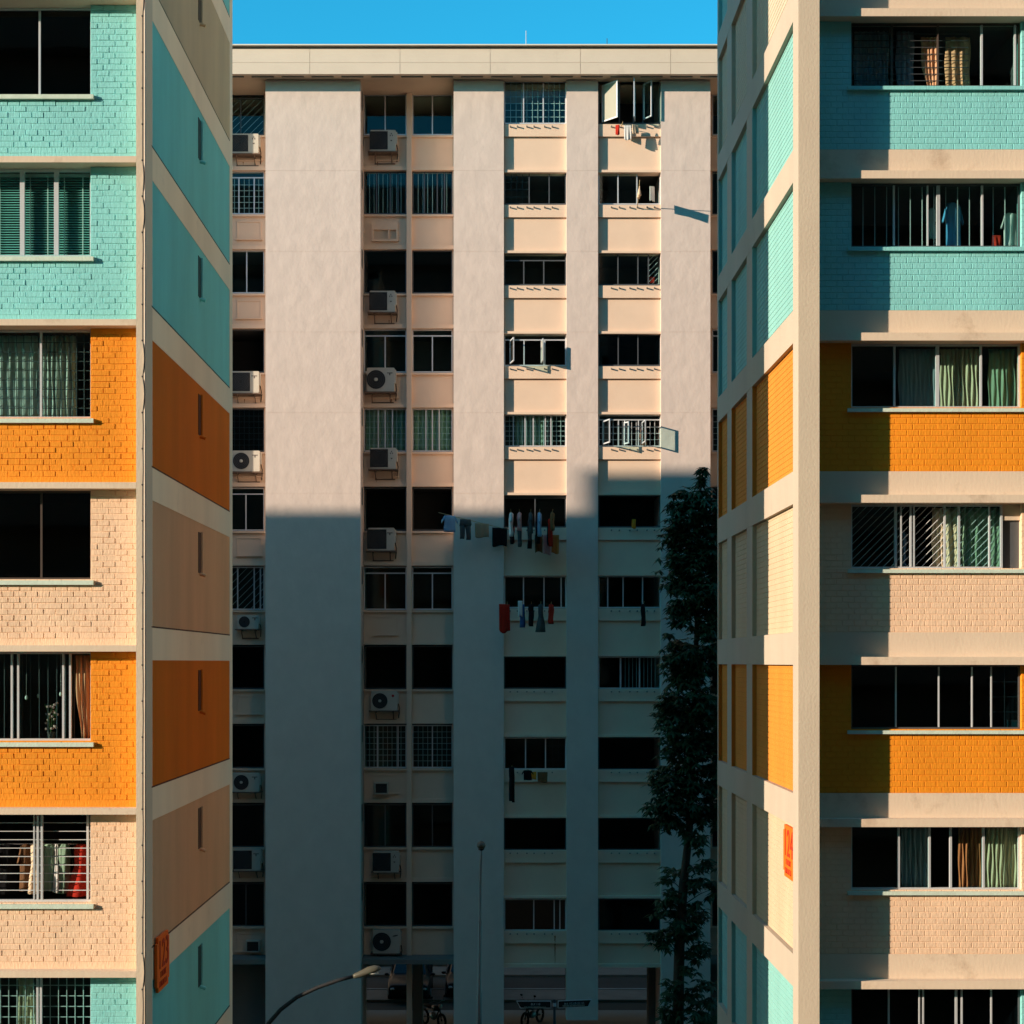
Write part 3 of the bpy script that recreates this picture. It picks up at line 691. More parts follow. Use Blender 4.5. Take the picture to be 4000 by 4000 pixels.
# ================================================================== BLOCK NUMBER SIGNS
def strokes(mb, u0, u1, v0, v1, n, fn, r):
    # a line of lettering too small to read: upright strokes with cross bars
    s = (u1 - u0) / n
    for i in range(n):
        a = u0 + i * s; b = a + s * .72
        mb.prism([(a, v0), (a + s * .25, v0), (a + s * .25, v1), (a, v1)], fn, .006)
        if r.random() < .8: mb.prism([(a + s * .25, v1 - .2 * (v1 - v0)), (b, v1 - .2 * (v1 - v0)), (b, v1), (a + s * .25, v1)], fn, .006)
        if r.random() < .7: mb.prism([(b - s * .22, v0), (b, v0), (b, v1 - .2 * (v1 - v0)), (b - s * .22, v1 - .2 * (v1 - v0))], fn, .006)
        if r.random() < .5: mb.prism([(a + s * .25, v0), (b, v0), (b, v0 + .2 * (v1 - v0)), (a + s * .25, v0 + .2 * (v1 - v0))], fn, .006)
def block_sign(loc, face, number, label):
    t = thing('block_number_sign', loc, label, 'sign', 'block number signs on the gables')
    # u runs left to right for someone reading it, v up, w out of the wall
    fn = (lambda u, v, w_: (w_, u, v)) if face > 0 else (lambda u, v, w_: (-w_, -u, v))
    W, H, c = .56, .47, .10
    poly = [(-W + c, -H), (W - c, -H), (W - c, -H + c), (W, -H + c), (W, H - c), (W - c, H - c), (W - c, H), (-W + c, H), (-W + c, H - c), (-W, H - c), (-W, -H + c), (-W + c, -H + c)]
    MB().prism(poly, fn, .045).build('plate', M['signred'], t, local=True)
    text_mesh('number', number, .70, M['signink'], t, lambda u, v, w_: fn(u * .92, v * 1.0 - .08, w_ + .050))
    q = MB(); r = random.Random(5)
    strokes(q, -.27, .27, -.24, -.14, 7, lambda u, v, w_: fn(u, v, .045 + w_), r); strokes(q, -.36, .30, -.40, -.30, 8, lambda u, v, w_: fn(u, v, .045 + w_), r)
    q.build('small_lettering', M['signink'], t, local=True)
    return t
ys = (dL * 1350 / (VX - 595) + dL * 1350 / (VX - 651)) / 2
block_sign((LX + .02, ys, Z(3747, ys) - .03), 1, '123', 'red-orange notched block sign reading 123 on the shaded ribbed gable')
ys = 31.28
block_sign((RX + .080, ys, Z(3330, ys)), -1, '124', 'bright orange notched block sign reading 124 on the sunlit gable')

# ================================================================== AIR CONDITIONERS
def make_ac(label, w_=.92, h=.72, fan='square', hub=False, emblem='diamond', bracket=True, dark=False):
    t = thing('air_conditioner', (0, 0, 0), label, 'air conditioner', 'outdoor units on the recessed bays')
    D = .30
    cs = MB(); e = .02
    cs.prism([(-w_ / 2 + e, 0), (w_ / 2 - e, 0), (w_ / 2, e), (w_ / 2, h - e), (w_ / 2 - e, h), (-w_ / 2 + e, h), (-w_ / 2, h - e), (-w_ / 2, e)], lambda u, v, q: (u, -.14 - D + q, v), D)
    cs.box(w_ / 2, w_ / 2 + .05, -.14 - D * .9, -.16, h * .35, h * .92)
    cs.build('casing', M['acw'], t, local=True)
    cx, r = -w_ * .17, h * .40
    g = MB()
    if fan == 'square':
        g.box(cx - r * 1.08, cx + r * 1.08, -.14 - D - .012, -.14 - D + .01, h / 2 - r * 1.08, h / 2 + r * 1.08)
    else:
        g.rings([[(cx + q * math.cos(a), y, h / 2 + q * math.sin(a)) for a in [2 * math.pi * k / 24 for k in range(24)]] for q, y in ((r, -.14 - D + .01), (r, -.14 - D - .015))])
    fg = g.build('fan_grille', M['acd'], t, local=True)
    g = MB()
    for q in (.98, .8, .62, .44, .26):
        pts = [(cx + r * q * math.cos(2 * math.pi * k / 28), -.14 - D - .018, h / 2 + r * q * math.sin(2 * math.pi * k / 28)) for k in range(29)]
        g.tube(pts, .006, 4, cap=False)
    g.build('guard_rings', M['grille_dark'], fg, local=True)
    if hub:
        MB().sphere((cx, -.14 - D - .02, h / 2), r * .2, .02, r * .2, 12, 6).build('hub', M['acw'], fg, local=True)
    q = MB(); ex, ez, s = w_ * .33, h * .76, .05
    if emblem == 'diamond':
        for dx, dz in ((0, s * .9), (-s * .78, -s * .35), (s * .78, -s * .35)):
            q.prism([(ex + dx, ez + dz - s * .75), (ex + dx + s * .42, ez + dz), (ex + dx, ez + dz + s * .75), (ex + dx - s * .42, ez + dz)], lambda u, v, z_: (u, -.14 - D - .006 + z_, v), .008)
        q.prism([(ex - .04, h * .52), (ex + .04, h * .52), (ex + .02, h * .46), (ex - .02, h * .46)], lambda u, v, z_: (u, -.14 - D - .006 + z_, v), .008)
    elif emblem == 'dot':
        q.rings([[(ex + .05 * math.cos(a), y, ez + .05 * math.sin(a)) for a in [2 * math.pi * k / 16 for k in range(16)]] for y in (-.14 - D + .004, -.14 - D - .006)])
    elif emblem == 'oval':
        q.rings([[(ex + .10 * math.cos(a), y, ez + .03 * math.sin(a) + .02 * math.cos(a)) for a in [2 * math.pi * k / 20 for k in range(20)]] for y in (-.14 - D + .004, -.14 - D - .006)])
    else:
        q.box(ex - .10, ex + .10, -.14 - D - .006, -.14 - D + .004, ez, ez + .03); q.box(ex - .02, ex + .02, -.14 - D - .005, -.14 - D + .004, ez - .07, ez + .001)
    q.build('emblem', M['acred' if emblem == 'dot' else 'acm'], t, local=True)
    if bracket:
        b = MB(); b.box(-w_ / 2 - .09, w_ / 2 + .07, -.16 - D, .02, -.045, -.004)
        for s in (-.33, .33):
            b.box(s * w_ - .02, s * w_ + .02, -.10 - D, .0, -.085, -.046)
            b.tube([(s * w_, -.08 - D, -.06), (s * w_, 0, -.34)], .018, 4)
        b.box(-.36 * w_, .45 * w_, -.03, .01, -.37, -.33)
        b.build('bracket', M['rust'], t, local=True)
    p = MB(); p.tube([(w_ / 2 + .03, -.28, h * .35), (w_ / 2 + .07, -.26, h * .1), (w_ / 2 + .05, -.12, -.1), (w_ / 2 + .02, .0, -.28)], .016, 6)
    p.build('pipe', M['cable'], t, True, local=True)
    return t
def place(t, px, py, d=None):
    d = d or dDb; t.location = (X(px, d), d, Z(py, d)); return t
def window_ac(px, py, label, w_=.5, h=.42):
    t = thing('window_air_conditioner', (X(px, dDb), dDb, Z(py, dDb)), label, 'air conditioner', 'small box units on the recessed bays')
    q = MB(); q.box(-w_ / 2, w_ / 2, -.28, .01, 0, .04); q.box(-w_ / 2, w_ / 2, -.28, .01, h - .04, h); q.box(-w_ / 2, -w_ / 2 + .04, -.279, .01, .04, h - .04); q.box(w_ / 2 - .04, w_ / 2, -.279, .01, .04, h - .04)
    q.build('casing', M['acw'], t, local=True)
    g = MB(); g.box(-w_ / 2 + .04, w_ / 2 - .04, -.25, 0, .04, h - .04)
    for i in range(1, 6): g.box(-w_ / 2 + .04, w_ / 2 - .04, -.262, -.25, h * i / 6 - .008, h * i / 6 + .008)
    g.build('louvre', M['acd'], t, local=True)
    return t
AC = 'air conditioner unit'
P1 = place(make_ac('topmost cream ' + AC + ' beside the left block, with square fan and dark emblem', 1.0, .70), 962, 611)
P2 = place(make_ac('topmost ' + AC + ' in the bay of paired windows, square fan and dark emblem', .92, .76), 1499, 603)
K1 = place(make_ac('sunlit ' + AC + ' with brownish square fan, second from top beside the left block', .98, .78, emblem='bar'), 965, 1541)
K2 = place(make_ac('sunlit ' + AC + ' with round black fan and white hub beside the left block', 1.0, .75, fan='round', hub=True, emblem='bar'), 967, 1846)
clone(P2, (X(1497, dDb), dDb, Z(1227, dDb)), 'second ' + AC + ' from top in the bay of paired windows, square fan')
K3 = place(make_ac('large ' + AC + ' with round black fan and white hub below transom windows', 1.0, .86, fan='round', hub=True, emblem='bar'), 1490, 1536)
clone(P2, (X(1500, dDb), dDb, Z(1836, dDb)), 'cream ' + AC + ' with dark emblem under the paired curtained grille windows')
K4 = place(make_ac('shaded ' + AC + ' with square fan, just below the slanting laundry pole', .95, .82, emblem='bar'), 1492, 2153)
K5 = place(make_ac('small white ' + AC + ' with round fan in the shade beside the left block', .76, .50, fan='round', emblem='bar'), 975, 2457)
K6 = place(make_ac('shaded ' + AC + ' with round fan and red dot emblem in the paired window bay', .95, .70, fan='round', hub=True, emblem='dot'), 1504, 2774)
K7 = place(make_ac('shaded ' + AC + ' with round black fan and pale hub beside the left block', .98, .68, fan='round', hub=True, emblem='bar'), 967, 3089)
clone(K1, (X(972, dDb), dDb, Z(3395, dDb)), 'dim ' + AC + ' with square fan, lowest large one beside the left block')
clone(P2, (X(1511, dDb), dDb, Z(3402, dDb)), 'dim ' + AC + ' with square fan and emblem, low in the paired window bay')
K8 = place(make_ac('dim ' + AC + ' with round fan and oval emblem just above the open ground floor', .98, .84, fan='round', hub=True, emblem='oval'), 1512, 3716)
window_ac(1491, 3100, 'small dark box air conditioner in a wall opening of the paired window bay')
window_ac(991, 3715, 'small dark box air conditioner near the ground beside the left block')
# empty unit frame (the moulded hood with no unit)
t = thing('air_conditioner_hood', (X(1503, dDb), dDb, Z(944, dDb)), 'empty cream air conditioner hood with two openings on the wall below dark windows', 'hood')
q = MB(); q.box(-.48, .48, -.10, .01, 0, .05); q.box(-.48, .48, -.09, .01, .42, .70); q.box(-.48, -.42, -.09, .01, .05, .42); q.box(.42, .48, -.09, .01, .05, .42); q.box(.12, .17, -.085, .01, .05, .42)
q.build('surround', M['spandrel'], t, local=True)
MB().box(-.42, .42, -.012, 0, .05, .42).build('recess_panel', M['soffit'], t, local=True)

# ================================================================== OPEN CASEMENTS (parts of the centre block)
def sash(px, py0, py1, wid, ang, d=dCw, fm='alu', pane='glass', hinge=1):
    """sash hinged on a vertical edge at px, swung out of the wall by ang degrees"""
    x, z0, z1 = X(px, d), Z(py1, d), Z(py0, d); a = R(ang)
    ux, uy = math.cos(a) * hinge, -math.sin(a)
    fn = lambda u, v, w_: (x + ux * u - uy * w_ * hinge, d - .05 + uy * u + ux * w_ * hinge, v)
    f = .045; mb = MB()
    for u0, u1, v0, v1 in ((0, wid, z0, z0 + f), (0, wid, z1 - f, z1), (0, f, z0 + f, z1 - f), (wid - f, wid, z0 + f, z1 - f)):
        mb.prism([(u0, v0), (u1, v0), (u1, v1), (u0, v1)], fn, .035)
    o = mb.build('open_sash', M[fm], CB)
    if pane: MB().prism([(f, z0 + f), (wid - f, z0 + f), (wid - f, z1 - f), (f, z1 - f)], lambda u, v, w_: fn(u, v, .015 + w_), .004).build('pane', M[pane], o)
    return o
M['frost'] = cloth('frosted_glass', (.62, .60, .50), .5, .02)
sash(1990, 1332, 1424, .74, 80, pane='glass'); sash(2112, 1335, 1420, .66, 86, pane='frost')
sash(2352, 1646, 1738, .70, 72); sash(2436, 1650, 1736, .30, 60, pane=None); sash(2506, 1650, 1736, .76, 86)
sash(2350, 336, 480, .80, 50, pane='frost'); sash(2478, 326, 476, .60, 98); sash(2512, 330, 470, .5, 60)

# ================================================================== LAUNDRY ON THE CENTRE BLOCK
def sock(bx, o, n): return (X(bx + o, dCs), dCs - .08, Z(TN(n) + 148, dCs))
LG = 'laundry hung out on poles'
# pole slanting left across the middle column with four pieces
a = sock(1968, 25, 4); bq = (X(1712, 60.6), 60.6, Z(2002, 60.6))
pole_thing(a, bq, 'bamboo pole slanting left across the middle column with four pieces of laundry')
def onpole(a, b, t): return tuple(p + (q - p) * t for p, q in zip(a, b))
def hang(kind, name, a, b, t, w_, h, col, label, seed, dep=.05, along=True, cat=None):
    p = onpole(a, b, t); o = garment_mesh(kind, w_, h, seed, dep).build(name, CM[col], None, True)
    o.location = (p[0], p[1], p[2] - .005)
    dv = Vector(b) - Vector(a); an = math.atan2(dv.y, dv.x)
    if along: o.rotation_euler = (0, 0, an + (math.pi if math.cos(an) < 0 else 0))
    return tag(o, label, cat or name.replace('_', ' '), LG)
hang('shirt', 'shirt', a, bq, .845, .62, .58, 'paleblue', 'pale blue shirt at the left end of the slanting laundry pole', 1)
hang('trousers', 'trousers', a, bq, .63, .50, .72, 'grey', 'dark grey trousers second from the left on the slanting pole', 2)
hang('towel', 'cloth', a, bq, .40, .55, .50, 'tan', 'tan cloth third from the left on the slanting pole', 3)
hang('towel', 'cloth', a, bq, .15, .58, .66, 'black', 'black cloth beside the window on the slanting pole', 4)
# five poles towards the viewer, upper laundry row (floor under the shadow line)
rows = [(35, 'red', 'black', 'white'), (62, 'pink', 'grey', 'pink'), (100, 'black', 'grey', 'grey'), (128, 'grey', 'black', 'paleblue'), (172, 'black', 'red', 'brown')]
names = ['leftmost', 'second', 'middle', 'fourth', 'rightmost']
for i, (o, c1, c2, c3) in enumerate(rows):
    a = sock(1968, o, 4); b = (a[0] - .05 * (2 - i), a[1] - 2.3, a[2] + .55)
    pole_thing(a, b, names[i] + ' of the five loaded laundry poles just below the shadow line')
    for j, (c, kind) in enumerate(((c1, 'shirt'), (c2, 'trousers'), (c3, 'shirt'))):
        hang(kind, 'shirt' if kind == 'shirt' else 'trousers', a, b, .25 + .3 * j, .5, .62 + .1 * ((i + j) % 3) + .15 * (kind == 'trousers'), c,
             c.replace('paleblue', 'pale blue') + (' shirt' if kind == 'shirt' else ' trousers') + ' hung ' + ('next to the wall', 'in the middle', 'at the tip')[j] + ' of the ' + names[i] + ' pole below the shadow line', i * 7 + j, .06)
a = sock(1968, 159, 4)
for j, (dx, c, h, lab) in enumerate(((-.22, 'brown', .62, 'brown cloth low at the left of the bunch below the five poles'), (.08, 'pink', .70, 'pale pink cloth in the middle of the bunch below the five poles'), (.36, 'orange', .66, 'rust coloured cloth at the right of the bunch below the five poles'))):
    o = garment_mesh('towel', .28, h, 30 + j, .08).build('cloth', CM[c], None, True); o.location = (a[0] + dx, a[1] - .5, a[2] - .20); tag(o, lab, 'cloth', LG)
# lower row, five pieces
low = [(-1, 'towel', 'red', .42, .98, 12, 'red towel, leftmost of the five pieces hung in the shade'), (66, 'shirt', 'blue', .34, .82, 70, 'blue and white shirt, second of the five pieces hung in the shade'), (100, 'trousers', 'black', .30, .78, 80, 'black trousers, middle of the five pieces hung in the shade'),
       (136, 'dress', 'grey', .40, .98, 60, 'long dark grey dress, fourth of the five pieces hung in the shade'), (176, 'shirt', 'red', .34, .70, 65, 'red and blue shirt, rightmost of the five pieces hung in the shade')]
for i, (o, kind, c, w_, h, rz, lab) in enumerate(low):
    a = sock(1968, max(o, 8) + 4, 5); b = (a[0], a[1] - 1.5, a[2] + .28)
    pole_thing(a, b, names[i] + ' of the five poles in the shade with a single piece of laundry')
    p = onpole(a, b, .75); g_ = garment_mesh(kind, w_, h, 40 + i, .07).build({'towel': 'towel', 'shirt': 'shirt', 'trousers': 'trousers', 'dress': 'dress'}[kind], CM[c], None, True)
    g_.location = (p[0] - (.1 if i == 0 else 0), p[1], p[2]); g_.rotation_euler = (0, 0, R(rz if i else 30)); tag(g_, lab, kind, LG)
a = sock(1968, 55, 5); o = garment_mesh('towel', .16, .55, 61, .05).build('cloth', CM['white'], None, True); o.location = (a[0] + .06, a[1] - 1.3, a[2] + .32); tag(o, 'white cloth draped over the second pole in the shade', 'cloth', LG)
# low floor pieces
a = sock(1968, 30, 7); b = (a[0], a[1] - 1.4, a[2] + .35); pole_thing(a, b, 'pole with long black trousers near the left edge of a low window')
o = garment_mesh('trousers', .26, 1.25, 50, .05).build('trousers', CM['black'], None, True); p = onpole(a, b, .8); o.location = p; o.rotation_euler = (0, 0, R(40)); tag(o, 'long black trousers hanging far below a low window', 'trousers', LG)
a = sock(1968, 90, 7); b = (a[0], a[1] - 1.4, a[2] + .2); pole_thing(a, b, 'pole with black shirt and yellow and brown cloths at a low window')
for j, (t_, kind, c, w_, h, dx, lab) in enumerate(((.8, 'shirt', 'black', .4, .35, 0, 'black shirt bunched on a pole at a low window'), (.3, 'towel', 'yellow', .26, .26, .2, 'small yellow cloth beside the brown one at a low window'), (.2, 'towel', 'brown', .36, .36, .55, 'striped brown cloth under a low window'))):
    p = onpole(a, b, t_); o = garment_mesh(kind, w_, h, 55 + j, .05).build('shirt' if kind == 'shirt' else 'cloth', CM[c], None, True); o.location = (p[0] + dx, p[1], p[2]); tag(o, lab, 'shirt' if kind == 'shirt' else 'cloth', LG)
# right bay
for j, (px, py, w_, h, c, lab) in enumerate(((2412, 488, .14, .36, 'red', 'red cloth below the topmost open window'), (2452, 490, .26, .52, 'white', 'white cloth in the middle below the topmost open window'), (2482, 488, .24, .32, 'cream', 'cream cloth at the right below the topmost open window'))):
    d_ = 61.74 - .06 * j; garment('cloth', 'towel', px, py, d_, w_, h, c, lab, 25 * (j - 1), 70 + j, .06, LG)
a = sock(2336, 91, -1); pole_thing(a, (a[0] + .02, a[1] - .35, a[2] + .05), 'pole with white cloths below the topmost open window')
a = sock(2336, 153, 0); b = (a[0] - .02, a[1] - 1.25, a[2] + .62); pole_thing(a, b, 'bamboo pole with a cream cloth below the second window on the right')
o = garment_mesh('towel', .55, .30, 80, .05).build('cloth', CM['cream'], None, True); o.location = onpole(a, b, .70); o.rotation_euler = (0, 0, R(90)); tag(o, 'cream cloth over a pole, its shadow on the rightmost column', 'cloth', LG)
garment('cloth', 'towel', 2547, 728, 62.5, .18, .55, 'white', 'white cloth inside the right of the second window', 20, 81, .05, LG)
garment('cloth', 'towel', 2546, 1082, 62.4, .22, .22, 'red', 'pink and red cloth behind a diagonal grille', 10, 82, .05, LG)
garment('cloth', 'towel', 2476, 2028, 61.75, .14, .34, 'yellow', 'yellow cloth hung from the dark window in the right bay', 20, 83, .05, LG)
a = sock(2336, 165, 5); b = (a[0] + .02, a[1] - 1.3, a[2] + .3); pole_thing(a, b, 'pole with a black shirt in the right bay in the shade')
o = garment_mesh('shirt', .36, .78, 85, .06).build('shirt', CM['black'], None, True); o.location = onpole(a, b, .75); o.rotation_euler = (0, 0, R(70)); tag(o, 'black shirt on a pole in the shaded right bay', 'shirt', LG)

# ================================================================== CURTAINS AND THINGS SEEN IN THE NEAR WINDOWS
CU = {'teal': cloth('blind_teal', (.30, .62, .56), .15), 'white': cloth('curtain_white', (.66, .66, .60), .4), 'peach': cloth('curtain_peach', (.72, .42, .24), .35), 'cream': cloth('curtain_cream', (.70, .60, .42), .35), 'green': cloth('curtain_green', (.36, .48, .34), .4), 'red': cloth('curtain_rust', (.45, .17, .07), .3), 'grey': cloth('curtain_grey', (.34, .40, .44), .4), 'blue': cloth('curtain_blue', (.16, .28, .42), .35)}
yL = lambda k, f_: VY - (zL(k) - f_ * 1.50 - ZC) * F / 29.5
# left block
def blind(px0, px1, k, d, label):
    z0, z1 = zL(k) - 1.47, zL(k) - .05; x0_, x1_ = X(px0, d), X(px1, d)
    t = thing('venetian_blind', ((x0_ + x1_) / 2, d, z1), label, 'blind', 'venetian blinds behind the three casements')
    q = MB(); z = z1 - .06
    while z > z0 + .03:
        q.add([(x0_, d - .018, z - .012), (x1_, d - .018, z - .012), (x1_, d + .018, z + .012), (x0_, d + .018, z + .012)], [(0, 1, 2, 3)])
        q.add([(x0_, d - .018, z - .014), (x1_, d - .018, z - .014), (x1_, d + .018, z + .010), (x0_, d + .018, z + .010)], [(3, 2, 1, 0)])
        z -= .042
    q.build('slats', CU['teal'], t)
    q = MB(); q.box(x0_, x1_, d - .02, d + .02, z1 - .05, z1); q.box(x0_, x1_, d - .02, d + .02, z0, z0 + .025); q.build('rail', CM['white'], t)
    q = MB()
    for f_ in (.2, .8): q.box(x0_ + f_ * (x1_ - x0_) - .008, x0_ + f_ * (x1_ - x0_) + .008, d - .026, d - .021, z0, z1)
    q.build('tape', CM['white'], t)
blind(97, 211, 1, 29.42, 'green venetian blind in the middle casement of the left block')
blind(229, 349, 1, 29.42, 'green venetian blind in the casement nearest the gable of the left block')
blind(-300, 77, 1, 29.42, 'dim venetian blind in the leftmost casement of the left block')
curtain('curtain', -200, 148, yL(2, .04), yL(2, 1), 29.56, CU['white'], 'white net curtain left of the mullion in the upper orange storey', folds=11, seed=1)
curtain('curtain', 165, 298, yL(2, .04), yL(2, 1), 29.56, CU['white'], 'white net curtain right of the mullion in the upper orange storey', folds=7, seed=2)
curtain('curtain', 295, 360, yL(4, .04), yL(4, .98), 29.5, CU['peach'], 'peach curtain pulled aside at the window of the lower orange storey', folds=3, gather=.45, seed=3)
curtain('curtain', 70, 130, yL(6, .04), yL(6, 1), 29.6, CU['cream'], 'cream curtain behind a white grille at the lowest teal storey', folds=4, gather=.25, seed=4)
curtain('curtain', 118, 158, yL(6, .25), yL(6, 1), 29.47, CU['cream'], 'pale cloth lit by the sun at the lowest teal storey', folds=3, gather=.3, seed=5)
# clothes rail in the left peach window
rz = zL(5) - .58; rl = MB(); rl.tube([(X(-280, 29.75), 29.75, rz), (X(357, 29.75), 29.75, rz)], .012, 6)
tag(rl.build('clothes_rail', M['chrome'], None, True), 'thin metal clothes rail behind the barred window of the left peach storey', 'rail')
G5 = 'clothes on the rail behind the barred window'
for j, (px, kind, w_, h, c, lab) in enumerate(((35, 'shirt', .50, .85, 'black', 'black shirt hung leftmost behind the barred window'), (102, 'shirt', .30, .80, 'darkbrown', 'brown shirt hung behind the barred window'), (135, 'dress', .22, .84, 'cream', 'cream dress hung beside the window mullion'),
                                               (192, 'shirt', .30, .80, 'green', 'dark green shirt hung right of the window mullion'), (222, 'dress', .14, .82, 'white', 'white and red dress hung between two green shirts'), (252, 'shirt', .28, .84, 'green', 'pale green shirt hung beside the red dress'), (318, 'dress', .46, .88, 'red', 'bright red dress hung beside the window jamb'))):
    garment('dress' if kind == 'dress' else 'shirt', kind, px, VY - (rz - ZC) * F / 29.75, 29.75 - (.16 if j in (2, 6) else .04), w_, h, c, lab, 35 if kind == 'shirt' and j < 3 else 15, 90 + j, .06, G5)
# potted flowers and trinkets in the left orange window
t = thing('flower_pot', (X(200, 29.45), 29.45, zL(4) - 1.49), 'pot of pink and white flowers in the window of the lower orange storey', 'plant')
q = MB(); q.rings([[(r_ * math.cos(a), r_ * math.sin(a), z) for a in [2 * math.pi * k / 14 for k in range(14)]] for r_, z in ((.05, 0), (.07, .13))]); q.build('pot', M['brown_frame'], t, local=True)
q = MB(); r2 = random.Random(3)
for i in range(26):
    p = Vector((r2.uniform(-.10, .10), r2.uniform(-.06, .06), r2.uniform(.16, .62))); q.sphere(p, .025, .02, .025, 6, 4)
q.build('blossom', CM['pink'], t, local=True)
q = MB()
for i in range(9): q.tube([(0, 0, .12), (r2.uniform(-.08, .08), r2.uniform(-.05, .05), .35), (r2.uniform(-.12, .12), 0, .6)], .005, 4)
q.build('stem', M['grass'], t, local=True)
for px, z, lab in ((103, .78, 'small white ornament at the left of the orange storey window'), (150, .75, 'white trinket left of the flowers in the orange storey window'), (237, .72, 'white ornament right of the flowers in the orange storey window')):
    q = MB().sphere((X(px, 29.5), 29.5, zL(4) - z), .025, .02, .04, 8, 6); q.tube([(X(px, 29.5), 29.5, zL(4) - z + .03), (X(px, 29.5), 29.5, zL(4) - .02)], .002, 4)
    tag(q.build('hanging_ornament', CM['white'], None, True), lab, 'ornament')
# right block
yR = lambda k, f_: VY - (zR(k) - f_ * 1.17 - ZC) * F / 31.0
curtain('curtain', 3335, 3470, yR(-4, .03), yR(-4, 1), 30.95, CU['grey'], 'grey net curtain in the topmost right window, left half', folds=9, seed=11)
curtain('curtain', 3500, 3570, yR(-4, .03), yR(-4, 1), 30.95, CU['grey'], 'grey net curtain in the topmost right window beside the gap', folds=4, seed=12)
curtain('curtain', 3596, 3668, yR(-4, .12), yR(-4, 1), 30.95, CU['peach'], 'sunlit peach curtain pinched at the bottom in the topmost right window', folds=4, gather=.55, seed=13)
curtain('curtain', 3692, 3790, yR(-4, .12), yR(-4, .97), 30.98, CU['peach'], 'tan curtain behind the bars of the topmost right window', folds=3, seed=14)
garment('shirt', 'shirt', 3722, yR(-3, .22), 31.0, .42, .88, 'sky', 'bright blue shirt hung in the second right window', 20, 101, .06, 'clothes hung in the right windows', 'shirt')
garment('shirt', 'shirt', 3640, yR(-3, .3), 31.1, .18, .55, 'white', 'small patterned white shirt hung in the second right window', 30, 102, .05, 'clothes hung in the right windows', 'shirt')
garment('shirt', 'shirt', 3948, yR(-3, .38), 31.0, .36, .66, 'white', 'checked white shirt hung at the right of the second right window', 10, 103, .06, 'clothes hung in the right windows', 'shirt')
garment('cloth', 'towel', 3893, yR(-3, .72), 31.0, .16, .2, 'red', 'small red cloth in the second right window', 5, 104, .05, 'clothes hung in the right windows', 'cloth')
curtain('curtain', 3510, 3655, yR(-2, .03), yR(-2, 1), 31.0, CU['grey'], 'dim grey curtain in the right orange storey, second pane', folds=8, amp=.015, seed=15)
curtain('curtain', 3672, 3828, yR(-2, .03), yR(-2, 1), 30.92, CU['cream'], 'cream pleated curtain lit by the sun in the right orange storey', folds=9, amp=.035, seed=16)
curtain('curtain', 3860, 3982, yR(-2, .03), yR(-2, 1), 31.0, CU['green'], 'green net curtain at the right end of the right orange storey', folds=6, seed=17)
curtain('curtain', 3640, 3742, yR(-1, .03), yR(-1, 1), 30.92, CU['cream'], 'cream curtain striped by the diagonal bars in the right peach storey', folds=4, amp=.035, seed=18)
curtain('curtain', 3750, 3912, yR(-1, .03), yR(-1, 1), 30.95, CU['green'], 'green curtain beside the cream one in the right peach storey', folds=7, seed=19)
curtain('curtain', 3528, 3538, yR(-1, .4), yR(-1, 1), 30.9, CU['blue'], 'narrow blue cloth behind the diagonal bars', folds=2, seed=20)
curtain('curtain', 3518, 3628, yR(1, .03), yR(1, 1), 30.95, CU['grey'], 'dim grey curtain in the lower right peach storey', folds=6, seed=21)
curtain('curtain', 3742, 3838, yR(1, .03), yR(1, 1), 30.93, CU['red'], 'rust red curtain in the lower right peach storey', folds=6, seed=22)
curtain('curtain', 3848, 3984, yR(1, .03), yR(1, 1), 30.95, CU['cream'], 'brown cream curtain at the right end of the lower right peach storey', folds=9, seed=23)
t = thing('storage_box', (X(3960, 30.9), 30.9, Z(2840, 30.9)), 'pale cyan box on the sill inside the lower right orange window', 'box')
q = MB(); q.box(-.10, .10, -.06, .06, 0, .10); q.build('body', mat('cyan_plastic', (.2, .62, .62), .5, .03), t, local=True)
q = MB(); q.box(-.105, .105, -.065, .065, .10, .125); q.build('lid', M['signwhite'], t, local=True)
# centre block: curtains behind the grilles of the bay of paired windows and two others
for px0, px1, s, d_, c, lab in ((1428, 1584, SN(3), 63.85, 'green', 'pale green curtain in the left of the paired grille windows'), (1615, 1764, SN(3), 63.85, 'green', 'pale green curtain in the right of the paired grille windows')):
    curtain('curtain', px0, px1, s + 24, s + 186, d_, CU[c], lab, folds=8, amp=.04, seed=31)
curtain('curtain', 2012, 2128, TN(3) + 14, TN(3) + 134, 62.4, CU['green'], 'pale green curtain behind the grille beside the open casements', folds=7, amp=.04, seed=33)
curtain('curtain', 2500, 2525, TN(3) + 60, TN(3) + 134, 62.3, CU['peach'], 'peach cloth standing behind the white bars of the open casement window', folds=2, amp=.03, seed=34)

